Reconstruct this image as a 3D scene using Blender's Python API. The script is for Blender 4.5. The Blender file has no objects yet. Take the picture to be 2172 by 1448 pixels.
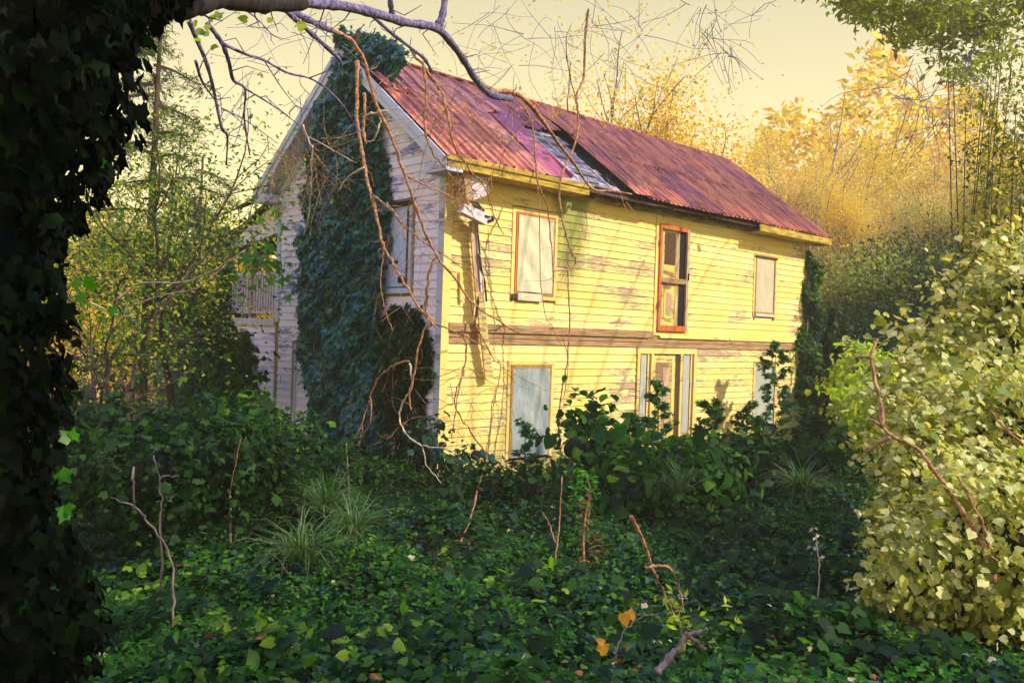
import bpy, math, random
import numpy as np
from mathutils import Vector, Matrix

R = random.Random(7)
rng = np.random.RandomState(11)
scene = bpy.context.scene
COL = scene.collection

# ------------------------------------------------------------------ camera
F_PX, YAW, PITCH, ROLL = 1858.2, -.77103, .00777, .03196      # in pixels of the 2172 wide photograph
_cp, _sp, _cr, _sr = math.cos(PITCH), math.sin(PITCH), math.cos(ROLL), math.sin(ROLL)
MC = np.array([[_cr, -_sr, 0], [_sr, _cr, 0], [0, 0, 1]]) @ np.array([[1, 0, 0], [0, _cp, -_sp], [0, _sp, _cp]])
cam_d = bpy.data.cameras.new('camera')
cam = bpy.data.objects.new('camera', cam_d)
COL.objects.link(cam)
cam_d.sensor_width = 36
cam_d.lens = F_PX / 2172 * 36
cam_d.clip_start = .05
cam_d.clip_end = 2000
def _w(v): return Vector((v[0], v[2], -v[1]))
_x, _y, _z = _w(MC.T @ np.array([1., 0, 0])), _w(MC.T @ np.array([0, -1., 0])), _w(MC.T @ np.array([0, 0, -1.]))
cam.matrix_world = Matrix(((_x[0], _y[0], _z[0], 0), (_x[1], _y[1], _z[1], 0), (_x[2], _y[2], _z[2], 0), (0, 0, 0, 1)))
scene.camera = cam

# ------------------------------------------------------------------ sky and sun
SUN_TO = Vector((.94, -.34, 0)).normalized()
SUN_EL = math.radians(40)
to_sun = Vector((SUN_TO.x * math.cos(SUN_EL), SUN_TO.y * math.cos(SUN_EL), math.sin(SUN_EL)))
world = bpy.data.worlds.new('World')
scene.world = world
world.use_nodes = True
nt = world.node_tree
nt.nodes.clear()
wo = nt.nodes.new('ShaderNodeOutputWorld')
bg = nt.nodes.new('ShaderNodeBackground')
sky = nt.nodes.new('ShaderNodeTexSky')
sky.sky_type = 'NISHITA'
sky.sun_disc = False
sky.sun_elevation = SUN_EL
sky.sun_rotation = math.atan2(to_sun.x, to_sun.y)
sky.dust_density = 3.0
sky.air_density = 1.2
bg.inputs['Strength'].default_value = .14
# warm autumn haze low in the sky, thinning out to the blue of the zenith
tc = nt.nodes.new('ShaderNodeTexCoord')
sep = nt.nodes.new('ShaderNodeSeparateXYZ')
nt.links.new(tc.outputs['Generated'], sep.inputs[0])
hz = nt.nodes.new('ShaderNodeValToRGB')
e = hz.color_ramp.elements
e[0].position = 0; e[0].color = (9.6, 7.7, 2.9, 1)
e[1].position = .85; e[1].color = (2.9, 3.8, 10.2, 1)
for p, c in ((.08, (9.0, 7.4, 2.7, 1)), (.20, (5.2, 4.5, 1.85, 1)), (.36, (3.0, 2.75, 1.5, 1)), (.55, (2.9, 3.4, 6.2, 1))):
    k = hz.color_ramp.elements.new(p); k.color = c
nt.links.new(sep.outputs['Z'], hz.inputs['Fac'])
wm = nt.nodes.new('ShaderNodeMixRGB')
wm.inputs['Fac'].default_value = .92
nt.links.new(sky.outputs[0], wm.inputs['Color1'])
nt.links.new(hz.outputs[0], wm.inputs['Color2'])
nt.links.new(wm.outputs[0], bg.inputs['Color'])
nt.links.new(bg.outputs[0], wo.inputs['Surface'])

sun_d = bpy.data.lights.new('sun', 'SUN')
sun_d.energy = 3.7
sun_d.angle = math.radians(.5)
sun_d.color = (1, .91, .74)
sun = bpy.data.objects.new('sun', sun_d)
sun.location = (20, -10, 30)
sun.rotation_euler = (-to_sun).to_track_quat('-Z', 'Y').to_euler()
COL.objects.link(sun)
vs = scene.view_settings
vs.view_transform = 'Standard'
vs.look = 'None'
vs.exposure = 0.88
vs.gamma = 1
vs.use_curve_mapping = False
scene.cycles.max_bounces = 6
scene.cycles.diffuse_bounces = 3
scene.cycles.transparent_max_bounces = 6

# ------------------------------------------------------------------ geometry of the place
C0 = np.array([-1.09, 13.5, 0.])                       # near corner of the house, z = 0 is the eye height
AX = np.array([math.cos(YAW), -math.sin(YAW), 0])      # along the long yellow wall
AY = np.array([math.sin(YAW), math.cos(YAW), 0])       # along the gable wall
def h2w(X, Y, Z): return C0 + AX * X + AY * Y + np.array([0, 0, Z])
def ray(px, py):
    d = MC.T @ np.array([(px - 1086) / F_PX, (py - 724) / F_PX, 1])
    return np.array([d[0], d[2], -d[1]]) / d[2]
def at(px, py, depth): return ray(px, py) * depth      # a point of the place `depth` metres ahead of the tripod
def on_front(px, py, Y=0.):
    d = ray(px, py); return d * ((Y + C0 @ AY) / (d @ AY))
def on_gable(px, py, X=0.):
    d = ray(px, py); return d * ((X + C0 @ AX) / (d @ AX))
def w2h(p): q = np.asarray(p) - C0; return (q @ AX, q @ AY, p[2])
def sm(t): t = np.clip(t, 0, 1); return t * t * (3 - 2 * t)
def ground_z(x, y):
    x = np.asarray(x, float); y = np.asarray(y, float)
    z = -1.62 - .83 * sm((y + .5) / 10)
    z = z + .17 * np.maximum(0, y - 22) * sm((x - 1) / 14) + .10 * np.maximum(0, x - 9) * sm((y - 6) / 6)
    z = z + .05 * np.sin(x * 1.3 + 1) * np.cos(y * 1.1) + .03 * np.sin(x * 3.1 + y * 2.3)
    return z

# ------------------------------------------------------------------ materials
def new_mat(name):
    m = bpy.data.materials.new(name); m.use_nodes = True
    n = m.node_tree; n.nodes.clear()
    o = n.nodes.new('ShaderNodeOutputMaterial'); b = n.nodes.new('ShaderNodeBsdfPrincipled')
    n.links.new(b.outputs[0], o.inputs['Surface'])
    return m, n, b, o
def ramp(n, stops, inp=None, interp='LINEAR'):
    r = n.nodes.new('ShaderNodeValToRGB'); r.color_ramp.interpolation = interp
    el = r.color_ramp.elements
    while len(el) > 1: el.remove(el[-1])
    el[0].position = stops[0][0]; el[0].color = (*stops[0][1], 1)
    for p, c in stops[1:]:
        k = el.new(p); k.color = (*c, 1)
    if inp is not None: n.links.new(inp, r.inputs['Fac'])
    return r
def noise(n, scale, detail=4, rough=.55, vec=None, mapscale=None):
    t = n.nodes.new('ShaderNodeTexNoise'); t.inputs['Scale'].default_value = scale
    t.inputs['Detail'].default_value = detail; t.inputs['Roughness'].default_value = rough
    c = n.nodes.new('ShaderNodeTexCoord'); v = c.outputs['Object']
    if mapscale:
        mp = n.nodes.new('ShaderNodeMapping'); mp.inputs['Scale'].default_value = mapscale
        n.links.new(v, mp.inputs['Vector']); v = mp.outputs[0]
    n.links.new(v, t.inputs['Vector'])
    return t
def bump(n, b, height, strength=.4, dist=.01):
    k = n.nodes.new('ShaderNodeBump'); k.inputs['Strength'].default_value = strength; k.inputs['Distance'].default_value = dist
    n.links.new(height, k.inputs['Height']); n.links.new(k.outputs[0], b.inputs['Normal'])
def m_noise(name, stops, scale=4, rough=.8, mapscale=None, bmp=.4, dist=.01, detail=5, spec=.3):
    m, n, b, o = new_mat(name)
    t = noise(n, scale, detail, mapscale=mapscale)
    r = ramp(n, stops, t.outputs['Fac'])
    n.links.new(r.outputs[0], b.inputs['Base Color'])
    b.inputs['Roughness'].default_value = rough
    b.inputs['Specular IOR Level'].default_value = spec
    if bmp: bump(n, b, t.outputs['Fac'], bmp, dist)
    return m
def m_leaf(name, cols, transl=.38, rough=.42, tmul=(1.2, 1.6, .4), spec=.4):
    m, n, b, o = new_mat(name)
    g = n.nodes.new('ShaderNodeNewGeometry')
    k = len(cols)
    r = ramp(n, [(i / max(1, k - 1), c) for i, c in enumerate(cols)], g.outputs['Random Per Island'])
    mo = noise(n, 38, 3, .6); mr = ramp(n, [(.3, (.55, .6, .5)), (.5, (1, 1, 1)), (.72, (1.25, 1.15, 1.1))], mo.outputs['Fac'])
    mm = n.nodes.new('ShaderNodeMixRGB'); mm.blend_type = 'MULTIPLY'; mm.inputs['Fac'].default_value = .8
    n.links.new(r.outputs[0], mm.inputs['Color1']); n.links.new(mr.outputs[0], mm.inputs['Color2']); r = mm
    n.links.new(r.outputs[0], b.inputs['Base Color'])
    b.inputs['Roughness'].default_value = rough
    b.inputs['Specular IOR Level'].default_value = spec
    tr = n.nodes.new('ShaderNodeBsdfTranslucent')
    mu = n.nodes.new('ShaderNodeMixRGB'); mu.blend_type = 'MULTIPLY'; mu.inputs['Fac'].default_value = 1
    mu.inputs['Color2'].default_value = (*tmul, 1)
    n.links.new(r.outputs[0], mu.inputs['Color1']); n.links.new(mu.outputs[0], tr.inputs['Color'])
    mx = n.nodes.new('ShaderNodeMixShader'); mx.inputs['Fac'].default_value = transl
    n.links.new(b.outputs[0], mx.inputs[1]); n.links.new(tr.outputs[0], mx.inputs[2])
    n.links.new(mx.outputs[0], o.inputs['Surface'])
    return m
def m_paint(name, paint, paint2, wood, wood2, axis='x', bias=.0, moss=False, fr=2.6):
    """old clapboard paint that peels along the grain down to grey brown wood"""
    m, n, b, o = new_mat(name)
    s = (1.1, 8, 9) if axis == 'x' else (8, 1.1, 9)
    sf = (4, 60, 60) if axis == 'x' else (60, 4, 60)
    big = noise(n, .75, 3, mapscale=(1, 1, 2.6))
    t = noise(n, fr, 10, .72, mapscale=s)
    fine = noise(n, 1.6, 6, .6, mapscale=sf)
    info = n.nodes.new('ShaderNodeObjectInfo')
    def mth(op, a, c):
        q = n.nodes.new('ShaderNodeMath'); q.operation = op
        for i, v in enumerate((a, c)):
            if isinstance(v, (int, float)): q.inputs[i].default_value = v
            else: n.links.new(v, q.inputs[i])
        return q.outputs[0]
    v = mth('ADD', t.outputs['Fac'], mth('MULTIPLY', mth('SUBTRACT', big.outputs['Fac'], .5), .85))
    v = mth('ADD', v, mth('MULTIPLY', mth('SUBTRACT', info.outputs['Random'], .5), .20))
    v = mth('ADD', v, mth('MULTIPLY', mth('SUBTRACT', fine.outputs['Fac'], .5), .25))
    v = mth('ADD', v, bias)
    mask = ramp(n, [(0, (0, 0, 0)), (.555, (0, 0, 0)), (.585, (1, 1, 1)), (1, (1, 1, 1))], v)
    pc = ramp(n, [(.3, paint), (.72, paint2)], big.outputs['Fac'])
    tint = n.nodes.new('ShaderNodeMixRGB'); tint.blend_type = 'MULTIPLY'
    n.links.new(mth('MULTIPLY', info.outputs['Random'], .55), tint.inputs['Fac'])
    tint.inputs['Color2'].default_value = (.93, .86, .74, 1)
    n.links.new(pc.outputs[0], tint.inputs['Color1'])
    wc = ramp(n, [(.35, wood2), (.62, wood)], fine.outputs['Fac'])
    mx = n.nodes.new('ShaderNodeMixRGB')
    n.links.new(mask.outputs[0], mx.inputs['Fac']); n.links.new(tint.outputs[0], mx.inputs['Color1']); n.links.new(wc.outputs[0], mx.inputs['Color2'])
    last = mx.outputs[0]
    if moss:   # green stain below the hole in the roof, and grime near the ground
        c = n.nodes.new('ShaderNodeTexCoord'); sp = n.nodes.new('ShaderNodeSeparateXYZ'); n.links.new(c.outputs['Object'], sp.inputs[0])
        dx = mth('ABSOLUTE', mth('SUBTRACT', sp.outputs['X'], 2.85), 0)
        gx = mth('MAXIMUM', mth('SUBTRACT', 1, mth('MULTIPLY', dx, 1.6)), 0)
        gz = mth('MAXIMUM', mth('MULTIPLY', mth('SUBTRACT', sp.outputs['Z'], .35), .62), 0)
        sn = noise(n, 3.2, 5, .6, mapscale=(2.2, 1, .7))
        g = mth('MULTIPLY', mth('MULTIPLY', gx, gz), mth('MULTIPLY', sn.outputs['Fac'], 1.9))
        gr = ramp(n, [(.12, (0, 0, 0)), (.5, (.85, .85, .85))], g)
        m2 = n.nodes.new('ShaderNodeMixRGB'); n.links.new(gr.outputs[0], m2.inputs['Fac'])
        n.links.new(last, m2.inputs['Color1']); m2.inputs['Color2'].default_value = (.19, .22, .03, 1)
        gz2 = mth('ADD', mth('MULTIPLY', mth('ADD', sp.outputs['Z'], 1.35), -.9), mth('MULTIPLY', mth('SUBTRACT', sn.outputs['Fac'], .5), 1.2))
        gr2 = ramp(n, [(.15, (0, 0, 0)), (1, (.8, .8, .8))], gz2)
        m3 = n.nodes.new('ShaderNodeMixRGB'); n.links.new(gr2.outputs[0], m3.inputs['Fac'])
        n.links.new(m2.outputs[0], m3.inputs['Color1']); m3.inputs['Color2'].default_value = (.22, .20, .05, 1)
        last = m3.outputs[0]
    n.links.new(last, b.inputs['Base Color'])
    b.inputs['Roughness'].default_value = .72
    h = mth('SUBTRACT', mth('MULTIPLY', fine.outputs['Fac'], .35), mask.outputs[0])
    bump(n, b, h, .5, .004)
    return m

M = {}
M['yellow'] = m_paint('peeling_yellow_paint', (.84, .61, .13), (.88, .75, .33), (.54, .38, .22), (.30, .19, .11), moss=True, bias=-.05, fr=4.2)
M['yellow_trim'] = m_paint('yellow_trim_paint', (.78, .58, .13), (.80, .64, .24), (.42, .30, .17), (.24, .15, .08), bias=-.06)
M['gable'] = m_paint('shade_tinted_white_paint', (.82, .76, .98), (.92, .82, .92), (.28, .28, .56), (.16, .15, .36), axis='y', bias=-.06, fr=3.6)  # whitish paint; the gable's lavender shade is put into its colour
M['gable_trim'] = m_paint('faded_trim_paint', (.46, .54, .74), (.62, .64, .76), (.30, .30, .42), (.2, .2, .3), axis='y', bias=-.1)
M['mossy'] = m_noise('mossy_painted_wood', [(.3, (.16, .15, .02)), (.5, (.45, .30, .04)), (.7, (.66, .46, .08))], 3, .8, (1, 6, 6))
M['oldwood'] = m_noise('weathered_brown_wood', [(.3, (.18, .09, .04)), (.5, (.36, .21, .10)), (.72, (.50, .33, .17))], 2.2, .8, (1.2, 14, 18))
M['oldwood_v'] = m_noise('weathered_upright_wood', [(.3, (.24, .13, .07)), (.52, (.50, .33, .20)), (.72, (.70, .52, .34))], 2.2, .8, (14, 14, 1.2))
M['greywood'] = m_noise('grey_roof_boards', [(.28, (.10, .09, .12)), (.5, (.30, .27, .33)), (.7, (.58, .50, .50))], 2.0, .8, (1.4, 12, 12))
M['darkwood'] = m_noise('dark_rafter_wood', [(.3, (.03, .015, .01)), (.7, (.14, .07, .035))], 5, .85, (10, 2, 2))
M['black'] = m_noise('dark_inside', [(.3, (.008, .007, .006)), (.7, (.02, .016, .012))], 5, .95, bmp=0)  # near-black colour stands in for the unlit interior behind gaps and panes
M['char'] = m_noise('blackened_wood', [(.35, (.006, .006, .007)), (.7, (.03, .028, .03))], 14, .7, (3, 3, 1))
M['orange'] = m_noise('orange_red_frame', [(.3, (.42, .075, .015)), (.55, (.56, .15, .03)), (.78, (.40, .24, .10))], 4, .65, (8, 8, 1.5))
M['brownframe'] = m_noise('brown_window_frame', [(.3, (.26, .12, .03)), (.7, (.50, .30, .10))], 5, .7, (6, 6, 2))
M['whitebox'] = m_noise('dirty_white_wood', [(.25, (.16, .12, .15)), (.42, (.62, .52, .56)), (.8, (.74, .64, .68))], 5, .7, (3, 3, 3))
M['hinge'] = m_noise('rusty_hinge', [(.3, (.30, .03, .01)), (.7, (.55, .08, .02))], 30, .6)
M['latch'] = m_noise('dark_latch', [(.3, (.02, .01, .02)), (.7, (.05, .03, .04))], 30, .5)
M['bark_orange'] = m_noise('dry_vine_bark', [(.32, (.12, .05, .025)), (.5, (.36, .17, .08)), (.70, (.60, .36, .18))], 24, .85, (1, 1, 1), .9, .01)
M['bark_pale'] = m_noise('bleached_dead_wood', [(.3, (.40, .28, .14)), (.7, (.74, .60, .38))], 12, .8)
M['bark_dark'] = m_noise('dark_bark', [(.3, (.008, .006, .005)), (.7, (.035, .026, .02))], 6, .9, (4, 4, 1), .8, .02)
M['bark_violet'] = m_noise('grey_violet_bark', [(.32, (.04, .035, .08)), (.5, (.14, .11, .22)), (.7, (.30, .24, .36))], 26, .85, (1, 1, 1), 1., .02)
M['bark_grey'] = m_noise('grey_brown_bark', [(.3, (.12, .08, .07)), (.7, (.34, .25, .20))], 6, .85, (4, 4, 1), .6, .015)
M['bark_cedar'] = m_noise('brown_cedar_bark', [(.3, (.03, .018, .012)), (.7, (.11, .07, .045))], 6, .9, (4, 4, 1), .6, .015)
M['soil'] = m_noise('leaf_litter_soil', [(.3, (.010, .012, .004)), (.6, (.030, .028, .010)), (.8, (.08, .045, .015))], 5, .95, None, .8, .03)
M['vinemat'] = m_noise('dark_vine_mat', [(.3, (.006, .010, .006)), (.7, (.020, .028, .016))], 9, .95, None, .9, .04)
M['brick'] = m_noise('old_brick', [(.3, (.12, .05, .03)), (.7, (.3, .14, .09))], 9, .9)

def m_metal():
    m, n, b, o = new_mat('rusty_red_roof_metal')
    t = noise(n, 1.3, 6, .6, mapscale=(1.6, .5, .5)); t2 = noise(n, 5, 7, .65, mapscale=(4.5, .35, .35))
    info = n.nodes.new('ShaderNodeObjectInfo')
    a = n.nodes.new('ShaderNodeMath'); a.operation = 'MULTIPLY_ADD'; a.inputs[1].default_value = .34
    n.links.new(info.outputs['Random'], a.inputs[0]); n.links.new(t.outputs['Fac'], a.inputs[2])
    r = ramp(n, [(.38, (.36, .10, .12)), (.50, (.64, .20, .11)), (.68, (.78, .32, .16)), (.82, (.55, .18, .15)), (.95, (.34, .12, .18))], a.outputs[0])
    r2 = ramp(n, [(.33, (.22, .13, .24)), (.46, (.62, .50, .58)), (.55, (1, 1, 1)), (.8, (1.0, .96, .9))], t2.outputs['Fac'])  # rust streaks, darkened purple-brown to stand in for shade lines along the ribs
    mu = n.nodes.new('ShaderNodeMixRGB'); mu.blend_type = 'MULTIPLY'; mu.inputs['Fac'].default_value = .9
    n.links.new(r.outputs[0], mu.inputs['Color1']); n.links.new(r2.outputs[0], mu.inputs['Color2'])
    n.links.new(mu.outputs[0], b.inputs['Base Color'])
    b.inputs['Metallic'].default_value = .15; b.inputs['Roughness'].default_value = .48
    bump(n, b, t2.outputs['Fac'], .15, .004)
    return m
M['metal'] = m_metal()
M['metal_flat'] = m_noise('magenta_flashing_metal', [(.3, (.26, .045, .10)), (.55, (.36, .08, .13)), (.75, (.46, .12, .13))], 2.4, .5, (2, .7, .7), .15)
def m_plastic(name, c1, c2, c3):
    m, n, b, o = new_mat(name)
    t = noise(n, 2.6, 8, .62, mapscale=(1.6, 1.6, .7))
    r = ramp(n, [(.3, c1), (.5, c2), (.7, c3)], t.outputs['Fac'])
    n.links.new(r.outputs[0], b.inputs['Base Color']); b.inputs['Roughness'].default_value = .32
    b.inputs['Coat Weight'].default_value = .3
    f = noise(n, 9, 7, .65, mapscale=(1.6, 1.6, .45)); bump(n, b, f.outputs['Fac'], 1.0, .03)
    return m
M['plastic_cream'] = m_plastic('cream_plastic_film', (.50, .52, .34), (.66, .62, .42), (.74, .66, .46))
M['plastic_blue'] = m_plastic('grey_blue_plastic_film', (.20, .27, .27), (.33, .38, .38), (.50, .50, .46))
M['plastic_gable'] = m_plastic('pale_blue_plastic_film', (.36, .48, .82), (.50, .60, .90), (.58, .66, .92))  # pale blue film, with the sky's reflection put into its colour
M['plastic_beige'] = m_plastic('beige_plastic_film', (.55, .47, .32), (.63, .54, .38), (.68, .60, .42))
M['plastic_mesh'] = m_plastic('grey_screen_film', (.42, .44, .38), (.50, .50, .42), (.58, .56, .46))
M['screen'] = m_noise('rusty_insect_screen', [(.3, (.05, .025, .02)), (.7, (.16, .09, .05))], 6, .7, (6, 6, 1.5))
M['doorpaint'] = m_paint('peeling_door_paint', (.66, .52, .07), (.62, .55, .14), (.34, .20, .10), (.16, .08, .04), bias=.04)

G_DARK = [(.003, .014, .002), (.006, .026, .003), (.010, .042, .005), (.03, .09, .010), (.006, .024, .010)]
G_GROUND = [(.003, .022, .002), (.006, .042, .003), (.012, .075, .004), (.035, .14, .007), (.006, .04, .022), (.12, .24, .012), (.018, .09, .006)]
G_BLUE = [(.007, .034, .02), (.012, .055, .04), (.014, .07, .012), (.025, .10, .07), (.03, .12, .02)]
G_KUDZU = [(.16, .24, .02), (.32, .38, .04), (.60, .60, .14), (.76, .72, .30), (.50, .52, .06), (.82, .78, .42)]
G_GOLD = [(.62, .30, .015), (.82, .48, .03), (.90, .64, .10), (.70, .26, .02), (.46, .42, .03)]
G_PINK = [(.70, .32, .13), (.86, .50, .22), (.74, .46, .10), (.90, .66, .32), (.50, .24, .09), (.16, .16, .04)]
G_OLIVE = [(.12, .15, .02), (.24, .26, .03), (.36, .34, .04), (.10, .12, .02)]
G_YGREEN = [(.30, .40, .02), (.45, .52, .04), (.60, .58, .06), (.20, .30, .02)]
M['leaf_dark'] = m_leaf('dark_ivy_leaf', G_DARK, .35, .5, spec=.12)
M['leaf_gable'] = m_leaf('blue_green_gable_ivy_leaf', [(.008, .07, .13), (.018, .12, .20), (.018, .12, .04), (.04, .18, .26), (.06, .23, .05), (.010, .07, .07)], .25, .34, spec=.5)  # blue of chromatic flare over the gable is put into the leaf colour
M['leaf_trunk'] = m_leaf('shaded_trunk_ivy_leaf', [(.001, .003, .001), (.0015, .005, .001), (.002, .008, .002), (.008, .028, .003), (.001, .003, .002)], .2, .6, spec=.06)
M['leaf_ground'] = m_leaf('ground_cover_leaf', G_GROUND, .4, .6, spec=.15)
M['leaf_blue'] = m_leaf('blue_green_ivy_leaf', G_BLUE, .3, .5, spec=.25)
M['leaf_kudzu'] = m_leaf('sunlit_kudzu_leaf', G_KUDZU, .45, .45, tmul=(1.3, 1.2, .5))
M['leaf_draped'] = m_leaf('olive_yellow_vine_leaf', [(.02, .06, .006), (.07, .12, .01), (.30, .30, .03), (.52, .42, .05), (.04, .09, .008), (.62, .52, .10)], .45, .5, tmul=(1.3, 1.2, .4))
M['leaf_gold'] = m_leaf('golden_autumn_leaf', G_GOLD, .5, .55)
M['leaf_pink'] = m_leaf('rusty_pink_autumn_leaf', G_PINK, .45, .6)
M['leaf_olive'] = m_leaf('olive_autumn_leaf', G_OLIVE, .45, .5)
M['leaf_ygreen'] = m_leaf('yellow_green_leaf', G_YGREEN, .5, .5)
M['leaf_cedar'] = m_leaf('cedar_spray', [(.015, .05, .012), (.03, .09, .015), (.07, .13, .015), (.16, .18, .015)], .4, .6, spec=.15)
M['leaf_tangle'] = m_leaf('mixed_thicket_leaf', [(.015, .06, .006), (.05, .13, .01), (.16, .24, .015), (.55, .46, .03), (.03, .09, .01), (.08, .17, .012)], .5, .55, spec=.15)
M['leaf_lime'] = m_leaf('lime_green_kudzu_leaf', [(.07, .20, .010), (.14, .30, .015), (.30, .42, .03), (.05, .14, .01)], .5, .5, spec=.2)
M['leaf_weed'] = m_leaf('fresh_weed_leaf', [(.015, .09, .008), (.03, .15, .01), (.08, .24, .015), (.02, .07, .01)], .45, .6, spec=.15)
M['leaf_sapling'] = m_leaf('teal_green_sapling_leaf', [(.012, .07, .035), (.02, .11, .045), (.03, .15, .03), (.05, .19, .05)], .35, .45, spec=.3)
M['leaf_bright'] = m_leaf('bright_green_leaf', [(.06, .28, .02), (.10, .36, .03), (.16, .42, .03)], .5, .4)
M['leaf_teal'] = m_leaf('teal_shade_leaf', [(.03, .09, .08), (.05, .13, .11), (.06, .15, .08)], .3, .6)
M['leaf_orange'] = m_leaf('orange_dead_leaf', [(.75, .28, .02), (.85, .42, .03)], .4, .5)
M['leaf_dry'] = m_leaf('pale_dry_leaf', [(.50, .42, .28), (.62, .54, .34), (.40, .26, .14)], .3, .6)
M['leaf_red'] = m_leaf('rust_red_frond', [(.26, .05, .02), (.34, .10, .03), (.20, .06, .02)], .3, .6)
M['grass'] = m_leaf('long_grass_blade', [(.02, .08, .01), (.05, .14, .02), (.16, .20, .06), (.04, .12, .03)], .35, .4)

# ------------------------------------------------------------------ mesh helpers
def link_mesh(name, V, faces, mat, parent=None, smooth=False):
    me = bpy.data.meshes.new(name)
    me.from_pydata([tuple(map(float, v)) for v in V], [], faces)
    me.materials.append(mat)
    if smooth: me.polygons.foreach_set('use_smooth', [True] * len(me.polygons))
    me.update()
    o = bpy.data.objects.new(name, me); COL.objects.link(o)
    if parent: o.parent = parent
    return o
class MB:
    def __init__(s): s.v = []; s.f = []
    def box(s, x0, x1, y0, y1, z0, z1):
        k = len(s.v)
        s.v += [(x0, y0, z0), (x1, y0, z0), (x1, y1, z0), (x0, y1, z0), (x0, y0, z1), (x1, y0, z1), (x1, y1, z1), (x0, y1, z1)]
        s.f += [tuple(k + i for i in q) for q in ((0, 3, 2, 1), (4, 5, 6, 7), (0, 1, 5, 4), (1, 2, 6, 5), (2, 3, 7, 6), (3, 0, 4, 7))]
        return s
    def hexa(s, P):
        k = len(s.v); s.v += [tuple(p) for p in P]
        s.f += [tuple(k + i for i in q) for q in ((0, 3, 2, 1), (4, 5, 6, 7), (0, 1, 5, 4), (1, 2, 6, 5), (2, 3, 7, 6), (3, 0, 4, 7))]
        return s
    def beam(s, a, b, w, t, up=(0, 0, 1)):
        a, b = Vector(a), Vector(b); d = (b - a).normalized(); u = Vector(up)
        sx = d.cross(u).normalized() * w / 2; sy = sx.cross(d).normalized() * t / 2
        return s.hexa([a - sx - sy, a + sx - sy, a + sx + sy, a - sx + sy, b - sx - sy, b + sx - sy, b + sx + sy, b - sx + sy])
    def tube(s, pts, radii, sides=6, cap=True):
        pts = [Vector(p) for p in pts]; n = len(pts); ref = None; k0 = len(s.v)
        for i in range(n):
            d = (pts[min(i + 1, n - 1)] - pts[max(i - 1, 0)]).normalized()
            if ref is None: ref = d.orthogonal().normalized()
            ref = (ref - d * ref.dot(d)); ref = ref.normalized() if ref.length > 1e-5 else d.orthogonal().normalized()
            b = d.cross(ref)
            for j in range(sides):
                a = 2 * math.pi * j / sides
                s.v.append(tuple(pts[i] + (ref * math.cos(a) + b * math.sin(a)) * radii[i]))
        for i in range(n - 1):
            for j in range(sides):
                a = k0 + i * sides + j; b2 = k0 + i * sides + (j + 1) % sides
                s.f.append((a, b2, b2 + sides, a + sides))
        if cap:
            s.f.append(tuple(k0 + j for j in range(sides))[::-1]); s.f.append(tuple(k0 + (n - 1) * sides + j for j in range(sides)))
        return s
    def build(s, name, mat, parent=None, smooth=False): return link_mesh(name, s.v, s.f, mat, parent, smooth)
def box(name, mat, parent, *b): return MB().box(*b).build(name, mat, parent)
def tag(o, label=None, cat=None, group=None, kind=None):
    if label: o['label'] = label
    if cat: o['category'] = cat
    if group: o['group'] = group
    if kind: o['kind'] = kind
    return o
def empty(name, loc=(0, 0, 0), rz=0., parent=None):
    o = bpy.data.objects.new(name, None); o.empty_display_size = .2
    o.location = loc; o.rotation_euler = (0, 0, rz); COL.objects.link(o)
    if parent: o.parent = parent
    return o

# leaf outlines: (vertices, polygons), tip along +y, normal +z
T_IVY = (np.array([(0, 0, 0), (0, 1, -.06), (-.20, .60, .02), (-.52, .48, -.10), (-.36, -.12, -.05), (.20, .60, .02), (.52, .48, -.10), (.36, -.12, -.05)], float), [(0, 1, 2, 3, 4), (0, 7, 6, 5, 1)])
T_HEART = (np.array([(0, 0, 0), (0, 1, -.12), (-.33, .62, -.02), (-.50, .22, -.08), (-.27, -.12, -.06), (.33, .62, -.02), (.50, .22, -.08), (.27, -.12, -.06)], float), [(0, 1, 2, 3, 4), (0, 7, 6, 5, 1)])
T_LANCE = (np.array([(0, 0, 0), (0, 1, -.1), (-.24, .45, .05), (.24, .45, .05)], float), [(0, 1, 2), (0, 3, 1)])
T_NEEDLE = (np.array([(0, 0, 0), (0, 1, -.08), (-.09, .45, .02), (.09, .45, .02)], float), [(0, 1, 2), (0, 3, 1)])
T_MAPLE = (np.array([(0, 0, 0), (0, 1, -.08), (-.14, .52, 0), (-.48, .72, -.08), (-.28, .32, 0), (-.56, .12, -.1), (-.2, -.02, -.03),
                     (.14, .52, 0), (.48, .72, -.08), (.28, .32, 0), (.56, .12, -.1), (.2, -.02, -.03)], float), [(0, 1, 2, 3, 4, 5, 6), (0, 11, 10, 9, 8, 7, 1)])
T_BLADE = (np.array([(-.011, 0, 0), (.011, 0, 0), (-.012, .45, .05), (.012, .45, .05), (-.007, .8, -.06), (.007, .8, -.06), (0, 1, -.26)], float), [(0, 1, 3, 2), (2, 3, 5, 4), (4, 5, 6)])
def norm(a): return a / np.maximum(1e-9, np.linalg.norm(a, axis=1, keepdims=True))
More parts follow.
